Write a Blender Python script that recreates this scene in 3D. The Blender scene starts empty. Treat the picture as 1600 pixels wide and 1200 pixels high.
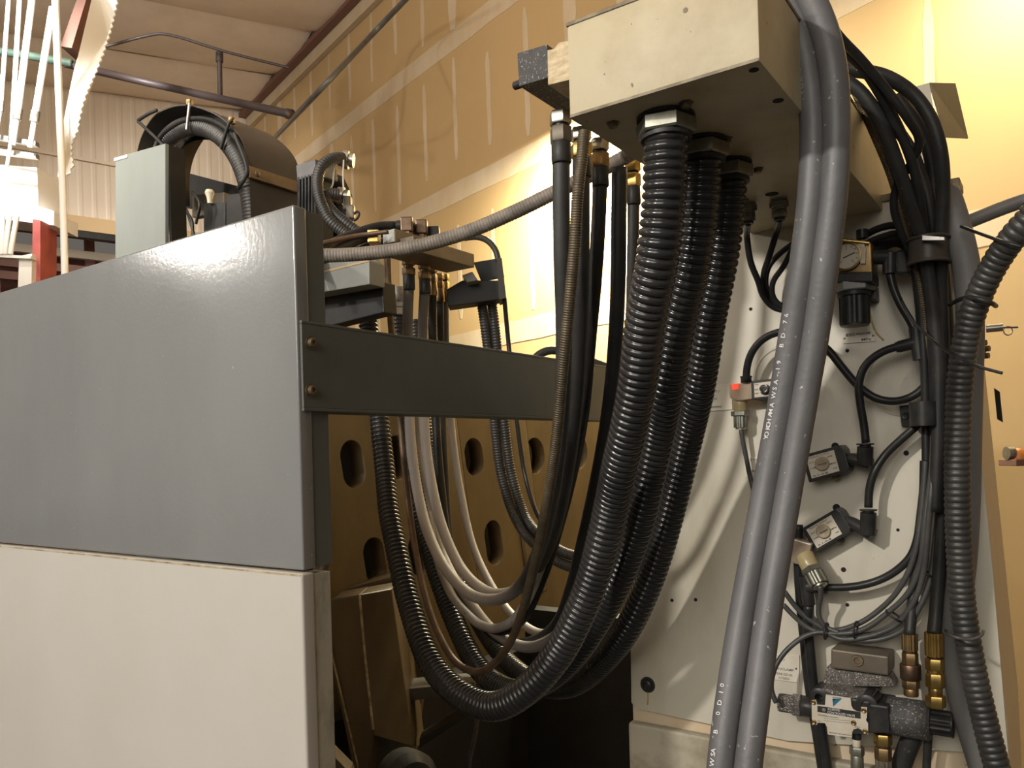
import bpy, bmesh, math, random
from mathutils import Vector, Matrix
random.seed(7)
V = Vector
SC = bpy.context.scene
COL = SC.collection

# ------------------------------------------------------------------ camera
FPX, CX0, CY0, ROLL, CAMZ = 1250.0, 800.0, 705.0, 0.028, 1.56
R = V((.821, .571, 0)).normalized()
F = V((-.571, .821, 0)).normalized()
UP = V((0, 0, 1))
CAM = V((0, 0, CAMZ))
cr, sr = math.cos(ROLL), math.sin(ROLL)
rc = R * cr - UP * sr
uc = R * sr + UP * cr
cam = bpy.data.cameras.new('camera')
cam.sensor_fit = 'HORIZONTAL'
cam.sensor_width = 36
cam.lens = 36 * FPX / 1600
cam.shift_y = (CY0 - 600) / 1600
cam.clip_start = .02
camo = bpy.data.objects.new('camera', cam)
COL.objects.link(camo)
m = Matrix((rc, uc, -F)).transposed().to_4x4()
m.translation = CAM
camo.matrix_world = m
SC.camera = camo

# ------------------------------------------------------------------ exposure, world, lights
SC.view_settings.view_transform = 'Standard'
SC.view_settings.look = 'None'
SC.view_settings.gamma = 1
SC.view_settings.use_curve_mapping = False
SC.view_settings.exposure = 0.0
w = bpy.data.worlds.new('world')
SC.world = w
w.use_nodes = True
w.node_tree.nodes['Background'].inputs[0].default_value = (1.0, .90, .78, 1)
w.node_tree.nodes['Background'].inputs[1].default_value = .13

def area(name, loc, target, size, power, col=(1, .87, .68), sizey=None, spread=None):
    l = bpy.data.lights.new(name, 'AREA')
    l.energy = power
    l.color = col
    l.size = size
    if sizey:
        l.shape = 'RECTANGLE'; l.size_y = sizey
    else:
        l.shape = 'DISK'
    if spread: l.spread = spread
    o = bpy.data.objects.new(name, l)
    COL.objects.link(o)
    o.location = loc
    d = V(target) - V(loc)
    o.rotation_euler = d.to_track_quat('-Z', 'Y').to_euler()
    return o

def rfz(r, f, z):
    return R * r + F * f + UP * z
# high-bay lamp that glares in the grey guard panel (mirror direction of the panel)
area('high_bay_lamp', V((-6.4, -3.5, 4.3)), V((-.9, .8, 1.5)), .4, 85, (1, .95, .87))
# high-bay lamp to the upper left, behind the camera: the hard shadows on the column
area('high_bay_lamp', V((-1.4, -2.5, 3.15)), V((-.5, 1.2, 1.5)), .16, 98, (1, .95, .87))
# added soft fill behind the camera, standing for the hall's unseen lamps
area('hall_fill', V((.2, -4.0, 3.6)), V((-.4, 1.2, 1.2)), 3.2, 145, (1, .95, .87))
# strip lamp along the drywall, turned to it: bright below its own height, dark above
WDIR = (R * -.605 + F * .797).normalized()
WOUT = V((WDIR.y, -WDIR.x, 0)); WOUT = WOUT if WOUT.dot(F) < 0 else -WOUT
def wlamp(z, off, h):
    px = 4950 / z - 148
    return R * ((px - 800) / 1250 * z) + F * z + WOUT * off + UP * h
p_ = wlamp(4.35, .36, 3.3)
lo_ = area('drywall_strip_lamp', p_, p_ - WOUT * .5 - UP * .9, .8, 320, (1, .96, .74), .08)
lo_.rotation_euler = Matrix((WDIR, (-WOUT * .5 - UP * .9).normalized().cross(WDIR) * -1, (WOUT * .5 + UP * .9).normalized())).transposed().to_euler()
p2_ = wlamp(2.7, .36, 3.3)
l2_ = area('drywall_strip_lamp', p2_, p2_ - WOUT * .5 - UP * .9, .5, 24, (1, .94, .66), .08)  # second strip, added out of view to brighten the drywall's right end
l2_.rotation_euler = lo_.rotation_euler
# unseen lamp added left of the pipes to brighten the hanging sheet
area('sheet_fill_left', rfz(-3.1, 3.6, 4.5), rfz(-3.0, 5.2, 4.0), .4, 42, (1, .97, .92), None, 1.0)
# added fill standing for the hall's bounce on ceiling and upper walls
area('hall_fill', rfz(-2, 1.5, 3.6), rfz(-2.2, 7, 5.0), 2.5, 88, (1, .9, .76))

# ------------------------------------------------------------------ unprojection helpers
def ray(px, py):
    u, v = px - CX0, CY0 - py
    a = u * cr + v * sr
    b = -u * sr + v * cr
    return F + R * (a / FPX) + UP * (b / FPX)
def P(px, py, z): return CAM + ray(px, py) * z
def PX(px, py, X):
    d = ray(px, py); return CAM + d * (X / d.x)
def PY(px, py, Y):
    d = ray(px, py); return CAM + d * (Y / d.y)
def PZ(px, py, Z):
    d = ray(px, py); return CAM + d * ((Z - CAMZ) / d.z)
def PN(px, py, p0, n):
    d = ray(px, py); return CAM + d * ((p0 - CAM).dot(n) / d.dot(n))

# ------------------------------------------------------------------ materials
MATS = {}
def mat(name, col, rough=.5, metal=0.0, col2=None, scale=6, stretch=(1, 1, 1), lo=.4, hi=.65, bump=0, bscale=60,
        coat=0, speck=None, speck_scale=180, speck_t=.68, rvar=0, emit=None, estr=1, trans=0, alpha=None, spec=None):
    if name in MATS: return MATS[name]
    m = bpy.data.materials.new(name)
    m.use_nodes = True
    nt = m.node_tree
    N, L = nt.nodes, nt.links
    b = N['Principled BSDF']
    b.inputs['Base Color'].default_value = (*col, 1)
    b.inputs['Roughness'].default_value = rough
    b.inputs['Metallic'].default_value = metal
    if coat:
        b.inputs['Coat Weight'].default_value = coat
        b.inputs['Coat Roughness'].default_value = .25
    if spec is not None: b.inputs['Specular IOR Level'].default_value = spec
    if trans: b.inputs['Transmission Weight'].default_value = trans
    if emit:
        b.inputs['Emission Color'].default_value = (*emit, 1)
        b.inputs['Emission Strength'].default_value = estr
    tc = N.new('ShaderNodeTexCoord')
    out = None
    if col2 or rvar:
        mp = N.new('ShaderNodeMapping'); mp.inputs['Scale'].default_value = stretch
        L.new(tc.outputs['Object'], mp.inputs['Vector'])
        nz = N.new('ShaderNodeTexNoise'); nz.inputs['Scale'].default_value = scale
        nz.inputs['Detail'].default_value = 7; nz.inputs['Roughness'].default_value = .6
        L.new(mp.outputs[0], nz.inputs['Vector'])
        cr_ = N.new('ShaderNodeValToRGB')
        cr_.color_ramp.elements[0].position = lo; cr_.color_ramp.elements[1].position = hi
        cr_.color_ramp.elements[0].color = (*col, 1); cr_.color_ramp.elements[1].color = (*(col2 or col), 1)
        L.new(nz.outputs['Fac'], cr_.inputs['Fac'])
        out = cr_.outputs['Color']
        L.new(out, b.inputs['Base Color'])
        if rvar:
            mr = N.new('ShaderNodeMapRange')
            mr.inputs['From Min'].default_value = .3; mr.inputs['From Max'].default_value = .7
            mr.inputs['To Min'].default_value = rough - rvar; mr.inputs['To Max'].default_value = rough + rvar
            L.new(nz.outputs['Fac'], mr.inputs['Value']); L.new(mr.outputs[0], b.inputs['Roughness'])
    if speck:
        n2 = N.new('ShaderNodeTexNoise'); n2.inputs['Scale'].default_value = speck_scale; n2.inputs['Detail'].default_value = 3
        L.new(tc.outputs['Object'], n2.inputs['Vector'])
        r2 = N.new('ShaderNodeValToRGB'); r2.color_ramp.elements[0].position = speck_t; r2.color_ramp.elements[1].position = speck_t + .05
        L.new(n2.outputs['Fac'], r2.inputs['Fac'])
        mx = N.new('ShaderNodeMixRGB'); mx.inputs['Color1'].default_value = (*col, 1); mx.inputs['Color2'].default_value = (*speck, 1)
        if out: L.new(out, mx.inputs['Color1'])
        L.new(r2.outputs['Color'], mx.inputs['Fac'])
        L.new(mx.outputs[0], b.inputs['Base Color'])
    if bump:
        n3 = N.new('ShaderNodeTexNoise'); n3.inputs['Scale'].default_value = bscale; n3.inputs['Detail'].default_value = 4
        L.new(tc.outputs['Object'], n3.inputs['Vector'])
        bp = N.new('ShaderNodeBump'); bp.inputs['Strength'].default_value = bump; bp.inputs['Distance'].default_value = .004
        L.new(n3.outputs['Fac'], bp.inputs['Height']); L.new(bp.outputs[0], b.inputs['Normal'])
    MATS[name] = m
    return m

M_grey = mat('grey_panel_paint', (.178, .18, .176), .15, .0, (.22, .222, .216), 2.2, (1, 1, .5), .35, .7, bump=.05, bscale=140, rvar=.04, speck=(.35, .35, .34), speck_scale=130, speck_t=.72, spec=.9)
M_cream = mat('cream_panel_paint', (.47, .44, .395), .42, 0, (.44, .41, .36), 3, (1, 1, 1), .4, .7, speck=(.25, .2, .14), speck_scale=90, speck_t=.76)
M_cream_edge = mat('soiled_cream', (.46, .42, .33), .5, 0, (.22, .2, .16), 30, (1, 1, .4), .45, .7)
M_colpaint = mat('column_cream_paint', (.60, .56, .46), .45, 0, (.42, .37, .26), 3.5, (1.5, 1, .6), .52, .8, speck=(.18, .13, .07), speck_scale=60, speck_t=.74, bump=.06, bscale=30)
M_colside = mat('column_side_paint', (.62, .5, .35), .45, 0, (.5, .38, .24), 9, (1, 1, .15), .5, .75, speck=(.1, .08, .06), speck_scale=50, speck_t=.72)
M_base = mat('column_base_paint', (.42, .38, .29), .6, 0, (.2, .16, .1), 9, (1, 1, 1), .45, .7, bump=.25, bscale=40)
M_box = mat('box_grimy_cream', (.50, .425, .275), .5, 0, (.33, .25, .13), 7, (1, 1, 1), .42, .72, speck=(.14, .09, .04), speck_scale=85, speck_t=.7, bump=.1, bscale=50)
M_boxedge = mat('box_edge_grime', (.16, .12, .07), .6, 0, (.3, .25, .16), 40)
M_beam = mat('beam_grey_green', (.115, .12, .108), .5, 0, (.095, .095, .08), 5, (1, 1, 1), .4, .7, speck=(.04, .03, .02), speck_scale=60, speck_t=.75)
M_post = mat('post_grey_green', (.26, .285, .27), .45, 0, (.22, .24, .22), 5, (1, 1, .3))
M_ochre = mat('ochre_casting', (.135, .092, .038), .5, 0, (.075, .05, .02), 5, (1, 1, .5), .4, .75, bump=.25, bscale=18)
M_ochre2 = mat('ochre_foot_paint', (.10, .068, .03), .45, 0, (.055, .036, .016), 8, (1, 1, .5), .4, .75, bump=.2, bscale=25)
M_edge = mat('chipped_bare_edge', (.5, .42, .26), .5, 0, (.2, .14, .06), 40)
M_black = mat('black_rubber', (.022, .022, .022), .45, 0, (.035, .033, .03), 20, bump=.08, bscale=150, speck=(.08, .075, .07), speck_scale=160, speck_t=.7, spec=.28)
M_corr = mat('black_corrugated_plastic', (.016, .016, .017), .22, 0, (.03, .029, .028), 9, speck=(.12, .115, .11), speck_scale=220, speck_t=.73)
M_corr2 = mat('dusty_black_corrugated', (.028, .027, .026), .42, 0, (.05, .047, .043), 16)
M_cable = mat('black_cable_sheath', (.018, .018, .018), .33, 0, (.028, .027, .026), 20, spec=.28)
M_gcable = mat('dark_grey_cable', (.05, .05, .05), .42, 0, (.08, .078, .072), 20)
M_twin = mat('grey_twin_hose', (.095, .093, .096), .48, 0, (.12, .117, .118), 12, bump=.1, bscale=160, speck=(.4, .38, .37), speck_scale=120, speck_t=.69)
M_greyhose = mat('grey_dusty_hose', (.42, .39, .37), .55, 0, (.24, .225, .21), 14, bump=.1, bscale=120, speck=(.12, .1, .09), speck_scale=160, speck_t=.68)
def dusty(name):  # far loop's lit paleness painted in along with its dust, by world position
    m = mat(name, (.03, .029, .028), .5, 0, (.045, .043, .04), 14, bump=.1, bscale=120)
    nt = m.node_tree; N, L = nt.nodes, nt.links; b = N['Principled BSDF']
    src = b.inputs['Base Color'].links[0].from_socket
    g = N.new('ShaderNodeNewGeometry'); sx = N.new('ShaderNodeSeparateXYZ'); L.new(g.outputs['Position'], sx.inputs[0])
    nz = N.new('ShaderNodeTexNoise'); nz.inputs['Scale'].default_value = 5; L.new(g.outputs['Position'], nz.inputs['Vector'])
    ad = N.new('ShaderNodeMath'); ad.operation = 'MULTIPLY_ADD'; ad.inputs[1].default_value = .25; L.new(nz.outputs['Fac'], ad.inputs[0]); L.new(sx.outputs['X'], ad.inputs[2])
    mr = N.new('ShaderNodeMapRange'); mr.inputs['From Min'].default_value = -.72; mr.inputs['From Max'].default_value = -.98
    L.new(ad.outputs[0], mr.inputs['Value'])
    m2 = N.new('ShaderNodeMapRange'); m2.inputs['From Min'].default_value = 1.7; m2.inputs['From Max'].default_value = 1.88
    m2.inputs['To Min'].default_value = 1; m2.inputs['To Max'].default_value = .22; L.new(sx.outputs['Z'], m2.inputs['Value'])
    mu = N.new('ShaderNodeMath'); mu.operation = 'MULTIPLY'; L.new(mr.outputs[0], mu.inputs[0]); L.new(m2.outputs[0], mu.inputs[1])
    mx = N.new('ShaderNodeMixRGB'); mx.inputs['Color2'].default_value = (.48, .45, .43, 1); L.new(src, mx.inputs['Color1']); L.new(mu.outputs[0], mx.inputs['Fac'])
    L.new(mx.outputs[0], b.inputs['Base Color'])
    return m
M_litdusthose = dusty('hose_dust_and_light_far_loop')
M_greyduct = mat('grey_flexible_duct', (.17, .165, .16), .55, 0, (.13, .125, .12), 8)
M_dustduct = mat('dusty_grey_duct', (.24, .205, .17), .6, 0, (.14, .12, .1), 30, bump=.3, bscale=90)
M_spring = mat('spring_guard_bronze', (.085, .066, .042), .45, .4, (.13, .1, .06), 50)
M_brownt = mat('brown_copper_tube', (.2, .13, .085), .45, .4, (.12, .08, .05), 30)
M_zinc = mat('zinc_plated_nut', (.55, .52, .45), .32, .9, (.4, .35, .26), 30)
M_dullnut = mat('dull_nickel_nut', (.3, .3, .25), .4, .8, (.2, .19, .15), 40)
M_brass = mat('brass', (.6, .42, .13), .32, .95, (.4, .26, .09), 40)
M_oldbrass = mat('old_brass', (.34, .23, .11), .42, .9, (.2, .13, .06), 40)
M_bronze = mat('dark_bronze_fitting', (.14, .09, .06), .4, .8, (.08, .05, .03), 40)
M_steel = mat('steel', (.45, .44, .42), .35, .9, (.3, .28, .25), 40)
M_screw = mat('rusty_screw', (.22, .17, .11), .5, .7, (.12, .08, .05), 60)
M_blk = mat('black_painted_steel', (.016, .016, .016), .42, 0, (.028, .026, .024), 10, spec=.28)
M_hood = mat('dark_brown_hood', (.05, .043, .037), .42, 0, (.065, .055, .045), 6, bump=.06, bscale=60, spec=.28)
M_strap = mat('brown_strap_bar', (.21, .135, .065), .5, 0, (.16, .1, .05), 18)
M_motor = mat('motor_black', (.02, .02, .022), .45, 0, (.04, .04, .04), 14, spec=.28)
M_cap = mat('motor_cap_grey', (.1, .1, .105), .5, 0, (.14, .14, .14), 14)
M_manif = mat('manifold_brown', (.17, .14, .1), .5, .3, (.12, .1, .075), 10)
M_manifl = mat('manifold_bright_cut', (.42, .42, .38), .5, .4, (.22, .22, .2), 60)
M_bracket = mat('bracket_grey', (.24, .25, .235), .45, 0, (.2, .2, .18), 9)
M_brdark = mat('bracket_dark', (.022, .024, .022), .5, 0, (.035, .035, .032), 9, spec=.28)
M_specbl = mat('speckled_black_block', (.05, .05, .05), .6, 0, (.08, .075, .07), 60, speck=(.3, .29, .27), speck_scale=300, speck_t=.6, bump=.5, bscale=400)
M_tan = mat('tan_machined_block', (.36, .27, .15), .5, .2, (.5, .4, .25), 45, (1, 1, 4), .4, .6, bump=.2, bscale=120)
M_chip = mat('metal_chip_dust', (.1, .09, .08), .7, .2, (.2, .18, .16), 60, speck=(.55, .52, .48), speck_scale=420, speck_t=.58, bump=.8, bscale=380)
M_valve = mat('valve_black', (.02, .02, .02), .38, 0, (.04, .038, .035), 40, spec=.28)
M_plate = mat('plate_white', (.62, .57, .48), .4, 0, (.55, .48, .36), 20)
M_plate2 = mat('plate_engraved', (.74, .69, .58), .4, 0, (.66, .6, .49), 20)
M_ink = mat('black_ink', (.02, .018, .015), .6)
M_inkg = mat('grey_ink', (.2, .18, .15), .6)
M_white = mat('white_print', (.7, .68, .66), .6)
M_blue = mat('logo_blue', (.008, .14, .25), .5)
M_red = mat('red_lens', (.75, .05, .03), .25, 0, emit=(1, .08, .04), estr=.9)
M_clear = mat('clear_amber_plastic', (.62, .5, .36), .2, 0, (.5, .38, .28), 40, trans=.45)
M_amber = mat('amber_plastic', (.55, .46, .25), .3, 0, (.45, .36, .18), 40, trans=.25)
M_tanp = mat('tan_plastic', (.44, .36, .22), .4)
M_dial = mat('dial_cream', (.6, .54, .42), .4)
M_knobt = mat('tan_knob', (.3, .24, .16), .5, 0, (.36, .3, .2), 60)
M_tape = mat('hose_label_tape', (.33, .32, .31), .6)
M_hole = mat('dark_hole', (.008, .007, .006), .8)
M_dark = mat('shade_black_steel', (.012, .011, .01), .6, 0, (.02, .018, .015), 6, speck=(.12, .11, .1), speck_scale=60, speck_t=.77)  # shade of the pit and casting interior put into the colour
M_drail = mat('dirty_rail', (.1, .09, .075), .6, 0, (.06, .05, .04), 20)
M_drywall = mat('tan_drywall', (.40, .265, .12), .8, 0, (.375, .245, .107), 1.2, bump=.02, bscale=40)
M_mud = mat('joint_compound', (.47, .37, .25), .8, 0, (.42, .305, .175), 5, (1, 1, .5), .35, .75)
M_ins = mat('white_vinyl_insulation', (.74, .63, .53), .5, 0, (.66, .56, .46), 3, bump=.25, bscale=9)
M_corrw = mat('white_corrugated_steel', (.62, .52, .41), .55, 0, (.55, .46, .35), 2, (1, 1, .2))
M_sheet = mat('white_hanging_sheet', (.86, .84, .8), .6, bump=.1, bscale=10)
M_pipe = mat('white_painted_pipe', (.72, .68, .62), .5)
M_pipeblk = mat('black_sprinkler_pipe', (.045, .032, .032), .5)
M_red2 = mat('red_primer_steel', (.36, .075, .06), .55, 0, (.28, .05, .045), 6)
M_maroon = mat('maroon_rack', (.16, .06, .05), .6, 0, (.1, .035, .03), 6)
M_brownb = mat('brown_steel_beam', (.15, .07, .05), .6)
M_tanbeam = mat('tan_beam', (.45, .31, .16), .6)
M_green = mat('dark_green_pipe', (.06, .1, .075), .5)
M_drip = mat('dried_yellow_grease', (.42, .3, .1), .5)
M_floor = mat('dark_floor', (.03, .027, .024), .7, 0, (.05, .045, .04), 3)
M_orange = mat('orange_lens', (.7, .25, .05), .4)

# ------------------------------------------------------------------ object helpers
def tag(o, label=None, cat=None, group=None, kind=None):
    if label: o['label'] = label
    if cat: o['category'] = cat
    if group: o['group'] = group
    if kind: o['kind'] = kind
    return o
def wloc(o):
    l = V((0, 0, 0))
    while o:
        l += o.location; o = o.parent
    return l
def thing(name, label, cat, loc, group=None):
    o = bpy.data.objects.new(name, None)
    o.empty_display_size = .03
    COL.objects.link(o)
    o.location = loc
    return tag(o, label, cat, group)
def link_mesh(name, me, m, parent=None, origin=None, label=None):
    """mesh data in world space -> one object whose origin is the parent's (or the given) point"""
    o = bpy.data.objects.new(name, me)
    COL.objects.link(o)
    if parent: o.parent = parent; org = wloc(parent)
    else:
        org = V(origin) if origin is not None else V((0, 0, 0)); o.location = org
    me.transform(Matrix.Translation(-org))
    if m: me.materials.append(m)
    if label: o['label'] = label
    return o
def obj(name, bm, m, parent=None, origin=None, bevel=0, seg=2, smooth=None, label=None):
    bmesh.ops.recalc_face_normals(bm, faces=bm.faces)
    if bevel:
        es = [e for e in bm.edges if len(e.link_faces) == 2 and e.calc_face_angle(0) > .6]
        bmesh.ops.bevel(bm, geom=es, offset=bevel, segments=seg, affect='EDGES', profile=.6)
    me = bpy.data.meshes.new(name)
    if parent is None and origin is None:
        zs = [v.co for v in bm.verts]
        lo = V((min(c.x for c in zs), min(c.y for c in zs), min(c.z for c in zs)))
        hi = V((max(c.x for c in zs), max(c.y for c in zs), max(c.z for c in zs)))
        origin = V(((lo.x + hi.x) / 2, (lo.y + hi.y) / 2, lo.z))
    bm.to_mesh(me); bm.free()
    if smooth is not None:
        for p in me.polygons: p.use_smooth = True
        me.set_sharp_from_angle(angle=math.radians(smooth))
    return link_mesh(name, me, m, parent, origin, label)
def B(): return bmesh.new()
def box(bm, c, hx, hy, hz):
    c = V(c)
    hx = hx if isinstance(hx, Vector) else V((hx, 0, 0))
    hy = hy if isinstance(hy, Vector) else V((0, hy, 0))
    hz = hz if isinstance(hz, Vector) else V((0, 0, hz))
    vs = [bm.verts.new(c + hx * i + hy * j + hz * k) for i in (-1, 1) for j in (-1, 1) for k in (-1, 1)]
    for f in ((0, 1, 3, 2), (4, 6, 7, 5), (0, 4, 5, 1), (2, 3, 7, 6), (0, 2, 6, 4), (1, 5, 7, 3)):
        bm.faces.new([vs[i] for i in f])
    return bm
def box2(bm, a, b):
    a, b = V(a), V(b)
    return box(bm, (a + b) / 2, (b.x - a.x) / 2, (b.y - a.y) / 2, (b.z - a.z) / 2)
def basis(ax):
    ax = V(ax).normalized()
    t = V((0, 0, 1)) if abs(ax.z) < .9 else V((1, 0, 0))
    x = ax.cross(t).normalized()
    return x, ax.cross(x).normalized(), ax
def lathe(bm, p0, ax, prof, seg=20, cap=True, rot=0):
    """prof: list of (distance along axis, radius)"""
    x, y, a = basis(ax)
    p0 = V(p0)
    rings = []
    for (d, r) in prof:
        rings.append([bm.verts.new(p0 + a * d + (x * math.cos(rot + 2 * math.pi * k / seg) + y * math.sin(rot + 2 * math.pi * k / seg)) * r) for k in range(seg)])
    for i in range(len(rings) - 1):
        for k in range(seg):
            bm.faces.new((rings[i][k], rings[i][(k + 1) % seg], rings[i + 1][(k + 1) % seg], rings[i + 1][k]))
    if cap:
        bm.faces.new(rings[0]); bm.faces.new(rings[-1])
    return bm
def cyl(bm, p0, p1, r, seg=20, r2=None):
    d = V(p1) - V(p0)
    return lathe(bm, p0, d, [(0, r), (d.length, r if r2 is None else r2)], seg)
def prism(bm, poly, dv):
    dv = V(dv)
    a = [bm.verts.new(V(p)) for p in poly]
    b = [bm.verts.new(V(p) + dv) for p in poly]
    n = len(a)
    bm.faces.new(a); bm.faces.new(b)
    for i in range(n): bm.faces.new((a[i], a[(i + 1) % n], b[(i + 1) % n], b[i]))
    return bm
def prismY(bm, px, Y, depth): return prism(bm, [PY(x, y, Y) for x, y in px], (0, depth, 0))
def prismX(bm, px, X, depth): return prism(bm, [PX(x, y, X) for x, y in px], (-depth, 0, 0))
def catmull(pts, ds):
    pts = [V(p) for p in pts]
    ext = [pts[0] * 2 - pts[1]] + pts + [pts[-1] * 2 - pts[-2]]
    out = []
    for i in range(1, len(ext) - 2):
        p0, p1, p2, p3 = ext[i - 1:i + 3]
        t1 = max((p1 - p0).length ** .5, 1e-4); t2 = t1 + max((p2 - p1).length ** .5, 1e-4); t3 = t2 + max((p3 - p2).length ** .5, 1e-4)
        n = max(4, int((p2 - p1).length / .004))
        for k in range(n):
            t = t1 + (t2 - t1) * k / n
            A1 = p0 * ((t1 - t) / t1) + p1 * (t / t1)
            A2 = p1 * ((t2 - t) / (t2 - t1)) + p2 * ((t - t1) / (t2 - t1))
            A3 = p2 * ((t3 - t) / (t3 - t2)) + p3 * ((t - t2) / (t3 - t2))
            B1 = A1 * ((t2 - t) / t2) + A2 * (t / t2)
            B2 = A2 * ((t3 - t) / (t3 - t1)) + A3 * ((t - t1) / (t3 - t1))
            out.append(B1 * ((t2 - t) / (t2 - t1)) + B2 * ((t - t1) / (t2 - t1)))
    out.append(pts[-1])
    # smooth a little, then resample evenly
    for _ in range(3):
        out = [out[0]] + [(out[i - 1] + out[i] * 2 + out[i + 1]) / 4 for i in range(1, len(out) - 1)] + [out[-1]]
    res = [out[0]]; acc = 0
    for i in range(1, len(out)):
        seg = out[i] - out[i - 1]; L = seg.length
        if L < 1e-9: continue
        pos = 0
        while acc + (L - pos) >= ds:
            pos += ds - acc; acc = 0
            res.append(out[i - 1] + seg * (pos / L))
        acc += L - pos
    res.append(out[-1])
    return res
def tube_mesh(name, pts, r, ds=.008, seg=14, rfun=None, taper=0):
    c = catmull(pts, ds)
    verts, faces = [], []
    t = (c[1] - c[0]).normalized()
    x, _, _ = basis(t)
    for i, p in enumerate(c):
        tn = (c[min(i + 1, len(c) - 1)] - c[max(i - 1, 0)]).normalized()
        x = (x - tn * x.dot(tn)).normalized()
        y = tn.cross(x)
        r_ = r * (1 - taper * min(1, max(0, (i / len(c) - .55) / .4)))
        rr = rfun(i * ds, r_) if rfun else r_
        for k in range(seg):
            a = 2 * math.pi * k / seg
            verts.append(p + (x * math.cos(a) + y * math.sin(a)) * rr)
    n = len(c)
    for i in range(n - 1):
        for k in range(seg):
            faces.append((i * seg + k, i * seg + (k + 1) % seg, (i + 1) * seg + (k + 1) % seg, (i + 1) * seg + k))
    faces.append(tuple(range(seg))[::-1]); faces.append(tuple(range((n - 1) * seg, n * seg)))
    me = bpy.data.meshes.new(name)
    me.from_pydata(verts, [], faces)
    me.polygons.foreach_set('use_smooth', [True] * len(faces))
    return me
def corr(pitch, depth=.16, pw=.55):
    return lambda s, r: r * (1 - depth + depth * abs(math.sin(math.pi * s / pitch)) ** pw)
def hose(name, label, cat, pts, r, m, kind='smooth', pitch=.008, seg=14, group=None, parent=None, depth=.16, taper=0):
    if kind == 'smooth': me = tube_mesh(name, pts, r, max(.004, min(.012, r)), seg)
    else: me = tube_mesh(name, pts, r, pitch / (8 if r > .02 else 6), seg, corr(pitch, depth), taper)
    if parent: return link_mesh(name, me, m, parent)
    o = link_mesh(name, me, m, None, pts[0])
    return tag(o, label, cat, group)
def stack(parent, p0, ax, items):
    """fittings one after another along an axis: (name, kind, length, radius, material)"""
    d = 0; a = V(ax).normalized(); p0 = V(p0)
    for nm, kind, ln, r, m in items:
        bm = B(); ch = min(ln, r) * .12
        if kind == 'hex': lathe(bm, p0 + a * d, a, [(0, r * .93), (ch, r), (ln - ch, r), (ln, r * .93)], 6, rot=.3)
        elif kind == 'rib':
            x, y, _ = basis(a); seg = 48; rings = []
            for dd in (0, ln):
                rings.append([bm.verts.new(p0 + a * (d + dd) + (x * math.cos(2 * math.pi * k / seg) + y * math.sin(2 * math.pi * k / seg)) * r * (1 if (k // 2) % 2 else .9)) for k in range(seg)])
            for k in range(seg): bm.faces.new((rings[0][k], rings[0][(k + 1) % seg], rings[1][(k + 1) % seg], rings[1][k]))
            bm.faces.new(rings[0]); bm.faces.new(rings[1])
        else: lathe(bm, p0 + a * d, a, [(0, r * .94), (ch, r), (ln - ch, r), (ln, r * .94)], 20)
        obj(nm, bm, m, parent, smooth=35)
        d += ln
    return p0 + a * d
def text(parent, s, c, right, up, h, m, name='lettering', ext=.0003, width=None):
    cu = bpy.data.curves.new('t', 'FONT')
    cu.body = s; cu.size = 1; cu.align_x = 'CENTER'; cu.align_y = 'CENTER'; cu.resolution_u = 2; cu.offset = .008
    to = bpy.data.objects.new('t', cu); COL.objects.link(to)
    bpy.context.view_layer.update()
    me = bpy.data.meshes.new_from_object(to.evaluated_get(bpy.context.evaluated_depsgraph_get()))
    bpy.data.objects.remove(to); bpy.data.curves.remove(cu)
    right, up = V(right).normalized(), V(up).normalized()
    n = right.cross(up).normalized()
    xs = [v.co.x for v in me.vertices] or [0, 1]
    sx = h * 1.35
    if width: sx = width / max(1e-6, max(xs) - min(xs))
    M4 = Matrix((right * sx, up * h * 1.35, n)).transposed().to_4x4(); M4.translation = V(c) + n * ext
    me.transform(M4)
    me.name = name
    return link_mesh(name, me, m, parent)
def ringpts(c, ax, r, n=20):
    x, y, _ = basis(ax)
    return [V(c) + (x * math.cos(2 * math.pi * k / n) + y * math.sin(2 * math.pi * k / n)) * r for k in range(n + 1)]
def struct(name, bm, m, **k):
    o = obj(name, bm, m, **k); o['kind'] = 'structure'; return o

# ================================================================== SETTING
WD = (R * -.605 + F * .797).normalized()          # drywall direction (away to the left)
WN = V((WD.y, -WD.x, 0)); WN = WN if WN.dot(F) < 0 else -WN   # towards the camera
WP = CAM + ray(800, 705) * 5.2
def PW(px, py, off=0): return PN(px, py, WP + WN * off, WN)
corner = PW(391, 181)
CEILZ = corner.z
far_n = -WD
E = (R * .797 + F * .605).normalized()            # along the far wall to the right
def PF(px, py, off=0): return PN(px, py, corner + far_n * off, far_n)
tl = PF(140, 150)
slope = (CEILZ - tl.z) / (corner - tl).dot(E)     # ceiling falls to the left
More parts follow.
